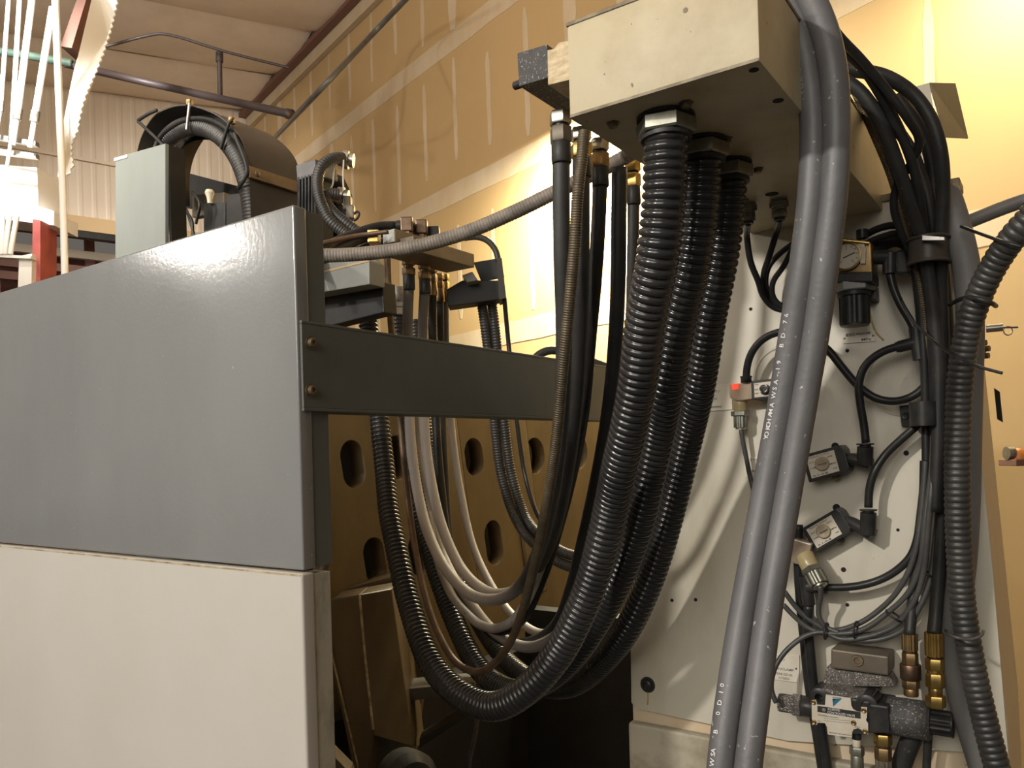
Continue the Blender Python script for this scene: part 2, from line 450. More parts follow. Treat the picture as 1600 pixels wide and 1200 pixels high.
# drywall
t_end = 0.0
def wl(t, z, off=0): return V((corner.x, corner.y, 0)) - WD * t + UP * z + WN * off
WLEN = 13.0
bm = B(); prism(bm, [wl(-.1, 0), wl(WLEN, 0), wl(WLEN, CEILZ + .3), wl(-.1, CEILZ + .3)], -WN * .12)
wall = struct('wall_back', bm, M_drywall)
z_low = PW(740, 287).z; z_up = PW(600, 147).z
dz = z_up - z_low
def rough_strip(t0, z0, t1, z1, wd, n, name, jit=.09):
    """hand-trowelled strip of compound, irregular edges"""
    a, b = V((t0, z0, 0)), V((t1, z1, 0)); d = (b - a); nn = V((-d.y, d.x, 0)).normalized()
    L_, R_ = [], []
    for i in range(n + 1):
        q = a + d * (i / n); e = .45 if i in (0, n) else 1
        L_.append(q + nn * wd * e * random.uniform(.5 - jit, .5 + jit)); R_.append(q - nn * wd * e * random.uniform(.5 - jit, .5 + jit))
    poly = L_ + R_[::-1]
    bm = B()
    f = [bm.verts.new(wl(p.x, p.y, .0022)) for p in poly]; g = [bm.verts.new(wl(p.x, p.y, .0)) for p in poly]
    m_ = len(L_)
    for i in range(m_ - 1):
        bm.faces.new((f[i], f[i + 1], f[2 * m_ - 2 - i], f[2 * m_ - 1 - i]))
    for i in range(2 * m_): bm.faces.new((f[i], f[(i + 1) % (2 * m_)], g[(i + 1) % (2 * m_)], g[i]))
    return obj(name, bm, M_mud, wall)
bands = [z_low - dz, z_low, z_up]
for z in bands + [z_up + dz]:
    if z < CEILZ: rough_strip(.02, z, WLEN - .1, z, .14, 60, 'joint_band', .035)
def tw(px, py): return -(PW(px, py) - corner).dot(WD)
t_seed = tw(585, 250)
k0 = -int(t_seed / .406)
levels = [.05] + bands + [CEILZ + .1]
for k in range(k0, k0 + 31):
    t = t_seed + k * .406
    if t < .1 or t > WLEN - .2: continue
    for li in range(len(levels) - 1):
        za, zb = levels[li], levels[li + 1]
        if zb - za < .3: continue
        seam = (k + li * 3) % 8 == 4
        wd = .10 if seam else .045
        g0 = .0 if seam else random.uniform(.05, .18); g1 = .0 if seam else random.uniform(.06, .2)
        rough_strip(t, za + .06 + g0, t + random.uniform(-.01, .01), zb - .06 - g1, wd * random.uniform(.85, 1.15), 9, 'seam_strip' if seam else 'screw_strip')
# ceiling trim along the top of the drywall
bm = B(); prism(bm, [wl(0, CEILZ - .16, .004), wl(WLEN, CEILZ - .16, .004), wl(WLEN, CEILZ, .004), wl(0, CEILZ, .004)], WN * .05)
struct('trim_1', bm, M_mud)
bm = B(); prism(bm, [wl(0, CEILZ - .05, .06), wl(WLEN, CEILZ - .05, .06), wl(WLEN, CEILZ, .06), wl(0, CEILZ, .06)], WN * .07)
struct('trim_2', bm, M_brownb)
# ceiling: sagging insulation bays between purlins, falling to the left
ceil = B()
def cp(t, s, dzv=0): return V((corner.x, corner.y, CEILZ)) - WD * t - E * s + UP * (-slope * s + dzv)
prism(ceil, [cp(-.2, -.3, .06), cp(WLEN, -.3, .06), cp(WLEN, 9, .06), cp(-.2, 9, .06)], UP * .06)
ceiling = struct('ceiling', ceil, M_ins)
bay = .98
for i in range(12):
    bm = B(); n = 8; ns = 14; g = []
    for a in range(n + 1):
        row = []
        for s in range(ns + 1):
            f = a / n
            sag = -.06 * math.sin(math.pi * f) ** .7 + random.uniform(-.006, .006)
            row.append(bm.verts.new(cp(bay * (i + f) + .005, .12 + s * 8.7 / ns, .05 + sag)))
        g.append(row)
    for a in range(n):
        for s in range(ns): bm.faces.new((g[a][s], g[a + 1][s], g[a + 1][s + 1], g[a][s + 1]))
    obj('insulation_bay', bm, M_ins, ceiling, smooth=60)
# far wall: ribbed steel sheet
def fw(s, z, off=0): return V((corner.x, corner.y, 0)) - E * s + UP * z + far_n * off
ZB = PF(130, 346).z
bm = B(); prev = None; s = 0
prof = [(0, 0), (.06, 0), (.075, .004), (.10, .004), (.115, 0)]
while s < 9:
    for ds_, o_ in prof:
        q = s + ds_ if s + ds_ < 9 else 9
        a, b = bm.verts.new(fw(q, ZB, o_)), bm.verts.new(fw(q, CEILZ - slope * q + .05, o_))
        if prev: bm.faces.new((prev[0], a, b, prev[1]))
        prev = (a, b)
    s += .125
wl_ = struct('wall_left', bm, M_corrw)
zs = PF(150, 254).z
bm = B(); prism(bm, [fw(0, zs - .015, .024), fw(9, zs - .015, .024), fw(9, zs + .015, .024), fw(0, zs + .015, .024)], far_n * .02)
obj('seam_flashing', bm, M_corrw, wl_)
# beneath the ribbed wall: beam, black rail and a dark open bay with racks
bm = B(); zb2 = PF(140, 366).z
prism(bm, [fw(-.0, zb2, -.05), fw(9, zb2, -.05), fw(9, ZB + .02, -.05), fw(0, ZB + .02, -.05)], far_n * .16)
struct('trim_3', bm, M_tanbeam)
bm = B(); z1 = PF(140, 369).z; z2 = PF(140, 376).z
prism(bm, [fw(0, z2, 0), fw(9, z2, 0), fw(9, z1 + .03, 0), fw(0, z1 + .03, 0)], far_n * .1)
struct('trim_4', bm, M_blk)
bm = B(); prism(bm, [fw(-.1, 0, -1.6), fw(9, 0, -1.6), fw(9, ZB, -1.6), fw(-.1, ZB, -1.6)], -far_n * .1)
struct('wall_rear', bm, M_maroon)
rk = thing('storage_rack', 'maroon storage rack with pale shelf rails in the far opening', 'rack', fw(2.5, 0, -.6))
for yy in (379, 404, 424):
    bm = B(); a = PF(140, yy).z
    prism(bm, [fw(-.05, a - .05, -.5), fw(5.6, a - .05, -.5), fw(5.6, a + .03, -.5), fw(-.05, a + .03, -.5)], -far_n * .06)
    obj('shelf_rail', bm, M_brownb if yy != 379 else M_pipe, rk)
for s_ in (1.5, 2.35, 3.3):
    bm = B(); prism(bm, [fw(s_, 0, -.56), fw(s_ + .09, 0, -.56), fw(s_ + .09, ZB, -.56), fw(s_, ZB, -.56)], -far_n * .07); obj('upright', bm, M_maroon, rk)
# floor
bm = B(); prism(bm, [V((-14, -7, 0)), V((7, -7, 0)), V((7, 16, 0)), V((-14, 16, 0))], (0, 0, -.1))
struct('floor', bm, M_floor)

# pipes, steel and sheets of the hall, upper left
def pz(x, y, z): return P(x, y, z)
hose('sprinkler_pipe', 'black sprinkler pipe hanging under the ceiling, capped at its right end', 'pipe', [pz(100, 99, 5.5), pz(230, 129, 5.8), pz(452, 178, 5.2)], .027, M_pipeblk)
o = bpy.data.objects['sprinkler_pipe']
bm = B(); a = (pz(452, 178, 5.2) - pz(230, 129, 5.8)).normalized(); lathe(bm, pz(449, 177.5, 6.29), a, [(0, .04), (.05, .04)], 16); obj('end_cap', bm, M_pipeblk, o, smooth=40)
bm = B(); cyl(bm, pz(344, 153, 6.07), pz(343, 96, 6.07), .019, 12); obj('riser', bm, M_pipeblk, o, smooth=40)
bm = B(); cyl(bm, pz(343, 97, 6.07), pz(343, 82, 6.07), .027, 10); obj('riser_head', bm, M_pipeblk, o, smooth=40)
hose('ceiling_conduit', 'thin brown conduit bent to a peak above the sprinkler pipe', 'conduit', [pz(120, 82, 5.9), pz(168, 72, 5.9), pz(225, 57, 5.9), pz(250, 53, 5.9), pz(275, 57, 5.9), pz(350, 80, 5.9), pz(452, 106, 5.9)], .010, M_pipeblk)
hose('wall_conduit', 'thin grey conduit running slantwise before the tan drywall', 'conduit', [pz(660, -28, 4.9), pz(590, 45, 5.5), pz(510, 130, 5.1), pz(425, 220, 7.2)], .018, M_gcable)
# hanging white sheet with ragged right edge
edge = [(186, -30), (183, 0), (173, 45), (160, 85), (148, 115), (135, 145), (128, 165), (124, 185), (121, 205), (112, 222), (111, 240), (114, 258), (108, 270), (99, 278)]
left = [(90, 276), (93, 235), (99, 190), (107, 150), (117, 105), (130, 60), (142, 15), (150, -30)]
zz = []
for i in range(len(edge) - 1):
    (x0, y0), (x1, y1) = edge[i], edge[i + 1]
    n = max(1, int(math.hypot(x1 - x0, y1 - y0) / 4.5))
    for k in range(n):
        f = k / n; j = 2.2 if (len(zz) % 2) else -1.2
        zz.append((x0 + (x1 - x0) * f + j, y0 + (y1 - y0) * f))
zz.append(edge[-1])
bm = B(); prism(bm, [P(x, y, 5.0 + .12 * math.sin(y * .03)) for x, y in zz + left], F * .012)
tag(obj('hanging_sheet', bm, M_sheet), 'white hanging plastic sheet with a ragged saw-toothed right edge', 'sheet')
hose('thin_white_pole', 'thin white pole standing in front of the ragged white sheet', 'pole', [P(86, -20, 4.7), P(94, 200, 4.7), P(99, 330, 4.7), P(104, 560, 4.7)], .02, M_pipe)
pl = [((14, -8), (1, 170), .013, 'first and leftmost white pipe rising at the left edge of the photo'), ((31, -8), (18, 215), .014, 'second white pipe from the left edge, thin'),
      ((51, -8), (27, 182), .02, 'third white pipe from the left edge, thicker with a coupling'), ((82, 12), (54, 186), .02, 'fourth white pipe from the left edge, leaning beside the pole')]
for (a, b, r, lb) in pl:
    o = hose('white_pipe', lb, 'pipe', [P(*a, 5.1), P((a[0] + b[0]) / 2, (a[1] + b[1]) / 2, 5.1), P(*b, 5.1)], r, M_pipe, group='white pipes at the upper left')
    ax = (P(*b, 5.1) - P(*a, 5.1)).normalized()
    bm = B(); lathe(bm, P(*b, 5.1) - ax * .05, ax, [(0, r * 1.35), (.07, r * 1.35)], 14); obj('coupling', bm, M_steel, o, smooth=40)
    bm = B(); cyl(bm, P(*b, 5.1), P(b[0] - 7, b[1] + 45, 5.1), r * .8, 12); obj('pipe_tail', bm, M_pipe, o, smooth=40)
for (ya, yb, lb) in ((217, 228, 'upper pale strut rail across the pipe tails at far left'), (240, 247, 'lower pale strut rail under the pipe tails at far left')):
    bm = B(); a, b = P(-20, ya - 3, 5.15), P(56, yb, 5.15); prism(bm, [a, b, b + UP * .03, a + UP * .03], F * .04); tag(obj('strut_rail', bm, M_steel), lb, 'rail')
hose('green_pipe', 'dark green pipe crossing behind the white pipes at upper left', 'pipe', [P(-20, 77, 5.5), P(50, 88, 5.5), P(112, 99, 5.5)], .026, M_green)
bm = B(); prism(bm, [P(x, y, 5.4) for x, y in ((124, -12), (138, -12), (112, 75), (94, 72))], F * .2); tag(obj('brown_roof_beam', bm, M_brownb), 'brown steel beam end beside the ragged white sheet', 'beam')
# bright white duct at far left and red column
bm = B(); prism(bm, [P(x, y, 5.4) for x, y in ((-30, 255), (58, 262), (60, 322), (84, 330), (84, 352), (-30, 338))], F * .3); tag(obj('white_duct', bm, M_sheet), 'bright white boxy duct above the red column', 'duct', )
rc_ = thing('red_column', 'red primed steel column standing behind the grey panel at far left', 'column', P(62, 700, 5.3))
bm = B(); prism(bm, [P(x, y, 5.3) for x, y in ((51, 342), (63, 344), (63, 470), (50, 470))], F * .1); obj('flange', bm, M_red2, rc_)
bm = B(); prism(bm, [P(x, y, 5.5) for x, y in ((63, 344), (76, 346), (75, 470), (63, 470))], F * .1); obj('web', bm, M_red2, rc_)
for k, (x0, x1) in enumerate(((4, 3), (15, 8), (27, 16))):
    o = hose('lower_white_pipe', ('leftmost short', 'middle short', 'rightmost short')[k] + ' white pipe below the white duct, left of the red column', 'pipe', [P(x0, 336, 5.2), P((x0 + x1) / 2, 365, 5.2), P(x1, 398, 5.2)], .016, M_pipe, group='short pipes left of the red column')
bm = B(); prism(bm, [P(x, y, 5.2) for x, y in ((-20, 396), (48, 400), (48, 404), (-20, 401))], F * .06); tag(obj('lower_rail', bm, M_pipe), 'pale rail under the short pipes left of the red column', 'rail')
bm = B(); prism(bm, [P(x, y, 5.25) for x, y in ((30, 400), (50, 396), (49, 450), (28, 450))], F * .06); tag(obj('white_post', bm, M_pipe), 'short white post just left of the red column', 'post')

# ================================================================== GUARD PANELS (left)
pe = P(466, 600, 1.0)
GX, GY = pe.x, pe.y                     # right edge and front plane of the grey panel
gt = PY(466, 317, GY).z; gb = PY(466, 891, GY).z
XL = PY(-260, 600, GY).x
g = thing('grey_guard_panel', 'large glossy grey sheet metal guard panel at the left, above the cream one', 'panel', V(((XL + GX) / 2, GY, gb)))
def rect_sheet(bm, x0, x1, z0, z1, y, flange, th=.003):
    """folded sheet: front skin with returned right, top and bottom flanges"""
    box2(bm, (x0, y, z0), (x1, y + th, z1))
fl = .021
bm = B(); box2(bm, (XL, GY, gb), (GX, GY + fl, gt)); obj('face_sheet', bm, M_grey, g, bevel=.003, seg=3, smooth=40)
bm = B(); box2(bm, (GX - .03, GY + fl, gb + .002), (GX - .002, GY + .05, gt - .002)); obj('return_flange', bm, M_beam, g, bevel=.001)
c = thing('cream_guard_panel', 'cream sheet metal guard panel at lower left under the grey panel', 'panel', V(((XL + GX) / 2, GY - .004, 0)))
cb = gb - .0035
bm = B(); box2(bm, (XL, GY - .004, .02), (GX + .001, GY + fl - .004, cb)); obj('face_sheet', bm, M_cream, c, bevel=.004, seg=3, smooth=40)
bm = B(); box2(bm, (GX - .03, GY + fl - .004, .05), (GX - .001, GY + .045, cb - .003)); obj('return_flange', bm, M_cream_edge, c, bevel=.001)
bm = B(); box2(bm, (XL, GY - .0045, cb - .0032), (GX - .001, GY - .002, cb - .0012)); obj('worn_top_edge', bm, M_edge, c)

# crossbeam (channel) running back from the panel's edge
BX = GX + .004
b0, b1 = PX(471, 505, BX), PX(471, 637, BX)
far = PX(962, 600, BX)
bt, bb = b0.z, b1.z
by0, by1 = b0.y, far.y
be = thing('crossbeam_channel', 'grey-green steel channel crossbeam running back from the grey panel', 'beam', V((BX - .02, (by0 + by1) / 2, bb)))
bm = B(); box2(bm, (BX - .004, by0, bb), (BX, by1, bt)); obj('web', bm, M_beam, be, bevel=.0008)
bm = B(); box2(bm, (BX - .05, by0, bt), (BX + .0005, by1, bt + .004)); obj('top_flange', bm, M_beam, be, bevel=.0008)
bm = B(); box2(bm, (BX - .05, by0, bb - .004), (BX + .0005, by1, bb)); obj('bottom_flange', bm, M_beam, be, bevel=.0008)
for yy in (536, 610):
    p = PX(485, yy, BX)
    bm = B(); lathe(bm, p, (1, 0, 0), [(0, .0085), (.0015, .0085)], 18); w_ = obj('washer', bm, M_screw, be, smooth=30)
    bm = B(); lathe(bm, p + V((.0015, 0, 0)), (1, 0, 0), [(0, .0062), (.004, .0062), (.0052, .005), (.0053, .0028), (.003, .0026)], 16); obj('socket_screw', bm, M_screw, be, smooth=30)

# ================================================================== OCHRE CASTING with slots
OX = -1.72
def flat_with_holes(name, outer, holes, to3d, depth_vec, m, parent, bevel=0):
    """2D outline with holes -> extruded mesh; outline given as 2D (u,v)"""
    cu = bpy.data.curves.new('c', 'CURVE'); cu.dimensions = '2D'; cu.fill_mode = 'BOTH'
    for poly in [outer] + holes:
        sp = cu.splines.new('POLY'); sp.points.add(len(poly) - 1); sp.use_cyclic_u = True
        for q, (u_, v_) in zip(sp.points, poly): q.co = (u_, v_, 0, 1)
    cu.extrude = .5
    to = bpy.data.objects.new('c', cu); COL.objects.link(to); bpy.context.view_layer.update()
    me = bpy.data.meshes.new_from_object(to.evaluated_get(bpy.context.evaluated_depsgraph_get()))
    bpy.data.objects.remove(to); bpy.data.curves.remove(cu)
    for v_ in me.vertices: v_.co = to3d(v_.co.x, v_.co.y) + V(depth_vec) * (.5 - v_.co.z)
    me.name = name
    bm = bmesh.new(); bm.from_mesh(me); bmesh.ops.remove_doubles(bm, verts=bm.verts, dist=1e-5); bmesh.ops.recalc_face_normals(bm, faces=bm.faces); bm.to_mesh(me); bm.free()
    return link_mesh(name, me, m, parent)
def slot_px(x, y, wpx, hpx, lean=.18):
    """rounded slot outline on the casting plane, as (y,z) pairs"""
    out = []
    a = PX(x, y, OX); b_ = PX(x + wpx / 2, y, OX); c_ = PX(x, y + hpx / 2, OX)
    ry = abs(b_.y - a.y); rz = max(abs(c_.z - a.z) - ry, .002)
    for k in range(12):
        t = math.pi * k / 11; out.append((a.y + ry * math.cos(t) - rz * lean, a.z + rz + ry * math.sin(t)))
    for k in range(12):
        t = math.pi + math.pi * k / 11; out.append((a.y + ry * math.cos(t) + rz * lean, a.z - rz + ry * math.sin(t)))
    return out
oc = thing('slotted_casting', 'ochre painted cast machine wall with rows of oval slots behind the hoses', 'casting', V((OX, 2.4, .6)))
holes = [slot_px(*s_) for s_ in ((490, 735, 24, 74), (552, 725, 36, 76), (621, 715, 34, 70), (741, 714, 28, 60), (836, 712, 30, 56), (497, 882, 34, 48, 0), (586, 876, 32, 74), (655, 866, 30, 70), (772, 848, 26, 72), (832, 838, 24, 70), (905, 706, 26, 52))]
pa = PX(380, 560, OX); pb_ = PX(1010, 560, OX)
o1 = [(PX(380, 600, OX).y, .55), (PX(990, 600, OX).y, .55), (PX(990, 600, OX).y, PX(900, 585, OX).z), (PX(380, 600, OX).y, PX(560, 575, OX).z)]
flat_with_holes('slotted_wall', o1, holes, lambda u_, v_: V((OX, u_, v_)), (-.06, 0, 0), M_ochre, oc)
bm = B(); box2(bm, (OX - .42, o1[0][0], .5), (OX - .36, o1[1][0], o1[2][1])); obj('inner_wall', bm, M_dark, oc)  # coloured black for the shade behind the slots
bm = B(); box2(bm, (OX - .4, o1[0][0], o1[2][1] - .05), (OX - .01, o1[1][0], o1[2][1] - .01)); obj('top_web', bm, M_ochre2, oc)
for s_ in ((560, 730, 5), (745, 720, 5), (835, 700, 6)):
    pass
# curved ribs between slots (the casting bulges out to the right of each pair of slots)
for x in (688, 800):
    a, b_ = PX(x, 640, OX), PX(x + 30, 930, OX)
    bm = B(); n = 10
    prism(bm, [V((OX, a.y - .05, a.z)), V((OX, a.y + .07, a.z)), V((OX, b_.y + .1, b_.z)), V((OX, b_.y - .02, b_.z))], (.012, 0, 0)); obj('cast_rib', bm, M_ochre, oc, bevel=.01, seg=3, smooth=60)
# foot casting lower left
ft = thing('foot_casting', 'dark ochre ribbed foot casting beside the lower edge of the cream panel', 'casting', P(560, 1200, 2.05))
def fp(x, y, z=2.02): return P(x, y, z)
bm = B()
Lp = [fp(487, 905, 2.16), fp(512, 940, 2.02), fp(502, 958, 2.05), fp(503, 985, 2.05), fp(560, 1240, 2.05), fp(470, 1240, 2.2)]
faces = [[fp(503, 962), fp(508, 945), fp(520, 936), fp(562, 929, 1.98), fp(584, 1150, 1.98), fp(572, 1250), fp(562, 1250)],
         [fp(562, 929, 1.98), fp(612, 920, 2.06), fp(646, 1168, 2.06), fp(584, 1150, 1.98)]]
prism(bm, faces[0], F * .12); obj('left_face', bm, M_ochre2, ft, bevel=.004, seg=3, smooth=50)
bm = B(); prism(bm, faces[1], F * .12); obj('right_face', bm, M_ochre2, ft, bevel=.004, seg=3, smooth=50)
bm = B(); prism(bm, [fp(612, 920, 2.08), fp(628, 926, 2.2), fp(658, 1165, 2.2), fp(646, 1168, 2.08)], F * .08); obj('side_face', bm, M_ochre, ft, bevel=.003)
me = tube_mesh('worn_ridge', [fp(504, 960, 2.018), fp(530, 1070, 2.018), fp(563, 1210, 2.018)], .0028); link_mesh('worn_ridge', me, M_edge, ft)
me = tube_mesh('worn_ridge', [fp(562, 932, 1.978), fp(572, 1040, 1.978), fp(583, 1140, 1.978)], .003); link_mesh('worn_ridge', me, M_edge, ft)
bm = B(); prism(bm, [fp(440, 900, 2.26), fp(505, 930, 2.3), fp(612, 900, 2.3), fp(640, 930, 2.3), fp(668, 1010, 2.3), fp(640, 1260, 2.3), fp(440, 1260, 2.26)], F * .1); obj('back_web', bm, M_ochre2, ft, bevel=.01)
bm = B(); prism(bm, [fp(487, 1100, 1.75), fp(515, 1175, 1.75), fp(545, 1205, 1.75), fp(560, 1250, 1.75), fp(440, 1250, 1.75)], F * .05); obj('toe', bm, M_ochre2, ft, bevel=.004)
# pit added under the hoses: sheets coloured black for shade, rails and hub
pit = thing('dark_pit', 'black sooty chip pit under the hose loops at bottom centre', 'machine pit', V((-1.2, 2.2, .2)))
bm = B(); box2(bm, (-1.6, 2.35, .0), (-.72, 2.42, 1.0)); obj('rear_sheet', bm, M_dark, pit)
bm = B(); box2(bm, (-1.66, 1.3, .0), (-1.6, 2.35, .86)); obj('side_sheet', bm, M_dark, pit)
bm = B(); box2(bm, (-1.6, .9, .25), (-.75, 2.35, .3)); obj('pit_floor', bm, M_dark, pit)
bm = B(); prism(bm, [P(x, y, 2.12) for x, y in ((638, 1076), (742, 1066), (742, 1080), (640, 1096))], F * .1); obj('guide_rail', bm, M_drail, pit, bevel=.003)
bm = B(); prism(bm, [P(x, y, 2.1) for x, y in ((655, 1155), (735, 1108), (735, 1118), (655, 1170))], F * .06); obj('stay_bar', bm, M_dark, pit, bevel=.003)
bm = B(); lathe(bm, P(628, 1215, 1.9), (1, -.4, .1), [(0, .07), (.05, .07), (.07, .05), (.07, .02), (.08, .018)], 24); obj('hub', bm, M_valve, pit, smooth=40)
hose('thin_corrugated_line', 'thin black corrugated line hanging below the big loop into the pit', 'hose', [P(746, 1120, 1.95), P(742, 1150, 1.95), P(734, 1185, 1.95), P(730, 1230, 1.95)], .0065, M_corr2, 'corr', .006, 10)

# ================================================================== COLUMN (right)
YP = 1.45
def pp(x, y, off=0): return PY(x, y, YP - off)
col_ = thing('machine_column', 'cream painted machine column at the right carrying valves, gauges and cables', 'machine', V((-.4, 1.6, 0)))
# body: right side tapers outwards
ctl, ctr = PY(1012, 392, YP), PY(1487, 296, YP)
topz = ctr.z
bl, br = PY(984, 1104, YP), PY(1575, 1150, YP)
body_poly = [V((ctl.x, YP, topz)), V((ctr.x, YP, topz)), V((br.x, YP, br.z)), V((br.x + .02, YP, .0)), V((bl.x, YP, 0)), V((bl.x, YP, bl.z))]
bm = B(); prism(bm, [p + V((0, .012, 0)) for p in body_poly], (0, .285, 0)); obj('body', bm, M_colside, col_, bevel=.003)
# front cover plate, lower rounded corner left
fpoly = [(1012, 392), (1487, 296), (1524, 600), (1546, 900), (1572, 1195), (1000, 1107), (984, 1095), (984, 1010)]
fpoly = [V((ctl.x, YP, topz)), V((ctr.x - .004, YP, topz)), PY(1526, 640, YP), PY(1552, 900, YP), PY(1576, 1180, YP), PY(1230, 1158, YP), PY(996, 1108, YP), PY(986, 1098, YP), PY(985, 1010, YP)]
bm = B(); prism(bm, fpoly, (0, .011, 0)); obj('front_cover', bm, M_colpaint, col_, bevel=.002, smooth=30)
bm = B(); a, b_ = PY(986, 1108, YP - .0), PY(1600, 1205, YP)
box2(bm, (bl.x + .001, YP - .012, .0), (br.x + .03, YP + .011, bl.z - .028)); obj('base_ledge', bm, M_base, col_, bevel=.006)
# lip along the top
bm = B(); box2(bm, (ctl.x - .002, YP - .004, topz), (ctr.x - .002, YP + .29, topz + .012)); obj('top_lip', bm, M_boxedge, col_, bevel=.002)
bm = B(); box2(bm, (ctr.x - .02, YP - .006, topz + .002), (ctr.x + .012, YP + .05, topz + .016)); obj('corner_cap', bm, M_screw, col_, bevel=.002)
p = PY(1372, 303, YP + .02)
bm = B(); lathe(bm, V((p.x, p.y, topz + .012)), (0, 0, 1), [(0, .009), (.008, .009)], 6); obj('hex_bolt', bm, M_screw, col_)
# screws, plugs and holes on the cover
for (x, y, r) in ((1173, 483, 3), (1050, 938, 3.2), (1087, 937, 3.2), (1305, 697, 6), (1307, 793, 6), (1324, 945, 3), (1318, 890, 4), (1416, 708, 4), (1324, 548, 3), (1403, 828, 2.5), (1382, 551, 4)):
    q = pp(x, y, 0); rr = r * .00105
    bm = B(); lathe(bm, q + V((0, -.0006, 0)), (0, 1, 0), [(0, rr), (.001, rr)], 14); obj('tapped_hole', bm, M_hole, col_)
q = pp(1012, 1070)
bm = B(); lathe(bm, q, (0, -1, 0), [(0, .016), (.002, .015), (.002, .011), (.006, .010), (.008, .006), (.006, .005)], 20); obj('cover_bolt', bm, M_valve, col_, smooth=40)
for pts_ in (((1357, 476), (1361, 498), (1369, 520), (1381, 532)), ((1012, 1078), (1013, 1090), (1012, 1101))):
    link_mesh('dried_drip', tube_mesh('dried_drip', [pp(x, y, -.0006) for x, y in pts_], .0017), M_drip, col_)
# round shadow shapes put on the cover as raised rings
for (x, y, r) in ((1226, 588, .056), (1416, 592, .062)):
    q = pp(x, y)
    bm = B(); lathe(bm, q + V((0, -.0006, 0)), (0, -1, 0), [(0, r), (.0015, r), (.0025, r - .004), (.001, r - .006), (.001, .001)], 48, cap=False); obj('shadow_ring', bm, M_colpaint, col_, smooth=30)
# name plates
RT, UPZ = V((1, 0, 0)), V((0, 0, 1))
def plate(poly, th, m=M_plate2, off=.0006, name='name_plate', parent=col_):
    bm = B(); prism(bm, [pp(x, y, off + th) for x, y in poly], (0, th, 0)); return obj(name, bm, m, parent, bevel=.0003)
def ptxt(parent, s, x, y, hpx, wpx, off, m=M_ink, dx=(1, 0)):
    a = pp(x, y, off); ang = math.atan2(dx[1], dx[0])
    r_ = V((math.cos(ang), 0, math.sin(ang))); u_ = V((-math.sin(ang), 0, math.cos(ang)))
    w_ = (pp(x + wpx / 2, y, off) - pp(x - wpx / 2, y, off)).length
    text(parent, s, a, r_, u_, hpx * .00105, m, width=w_)
n1 = plate(((1316, 521), (1367, 516.5), (1368, 533), (1317, 537)), .0022)
ptxt(n1, '設定圧', 1329, 523.5, 4.2, 15, .0031); ptxt(n1, 'PRESSURE', 1349, 521.3, 3.6, 22, .0031); ptxt(n1, 'MPa', 1353.5, 530.3, 4, 15, .0031)
for x, y in ((1319.5, 529), (1364, 524.5)):
    bm = B(); lathe(bm, pp(x, y, .0028), (0, -1, 0), [(0, .0019), (.0006, .0012)], 10); obj('rivet', bm, M_screw, n1)
n2 = plate(((1098, 603), (1143, 600), (1144, 640), (1099, 643)), .0022)
ptxt(n2, '前', 1113, 606, 3.6, 5, .0031); ptxt(n2, 'カーテン', 1117, 611.8, 3.6, 17, .0031); ptxt(n2, 'CURTAIN', 1107, 624, 3.6, 25, .0031); ptxt(n2, 'VORHANG', 1117, 636, 3.6, 21, .0031)
n3 = plate(((1162, 715), (1196, 713), (1196, 744), (1164, 746)), .0022)
ptxt(n3, 'エアブロー', 1182, 719, 4, 20, .0031); ptxt(n3, 'AIR', 1186, 728, 4, 12, .0031); ptxt(n3, 'BLOW', 1183, 736, 3.5, 15, .0031)
n4 = plate(((1166, 797), (1196, 795), (1196, 835), (1168, 837)), .0022)
bm = B(); lathe(bm, pp(1170, 814, .0028), (0, -1, 0), [(0, .0019), (.0006, .0012)], 10); obj('rivet', bm, M_screw, n4)
n5 = plate(((1196, 1019), (1249, 1024), (1249, 1067), (1196, 1060)), .0022)
for s_, x, y, w_ in (('ツール', 1217, 1026, 14), ('アンクランプ', 1216, 1031, 20), ('TOOL', 1213, 1037, 10), ('UNCLAMP', 1226, 1046, 28), ('WERKZEUG', 1223, 1053.5, 30), ('LÖSEN', 1225, 1060, 16)):
    ptxt(n5, s_, x, y, 4.2, w_, .0031, M_inkg)
bm = B(); lathe(bm, pp(1244, 1045, .0028), (0, -1, 0), [(0, .0019), (.0006, .0012)], 10); obj('rivet', bm, M_screw, n5)
# items on the right side face
def ps(x, y, back=.15):   # a point on the side face
    return PY(x, y, YP + back)
bm = B(); prism(bm, [PY(x, y, YP + .2) for x, y in ((1553, 606), (1562, 612), (1567, 660), (1558, 655))], (0, .004, 0)); obj('side_slot', bm, M_hole, col_)
for (x, y) in ((1538, 536), (1543, 545), (1536, 548), (1542, 556)):
    q = PY(x, y, YP + .1)
    bm = B(); lathe(bm, q + V((-.01, 0, 0)), (1, -.3, 0), [(0, .0052), (.014, .0052)], 6); obj('side_bolt', bm, M_screw, col_)
q = PY(1561, 512, YP + .25)
pin = thing('quick_pin', 'small steel quick-release pin with pull ring on the column side', 'pin', q)
bm = B(); cyl(bm, q + V((-.02, 0, 0)), q + V((.006, 0, 0)), .007, 12); obj('pin_body', bm, M_steel, pin, smooth=40)
bm = B(); cyl(bm, q, q + R * .034, .0018, 8); obj('pin_shaft', bm, M_steel, pin)
link_mesh('pull_ring', tube_mesh('pull_ring', ringpts(q + R * .016 - UP * .006, F, .008), .0011, .002, 8), M_steel, pin)
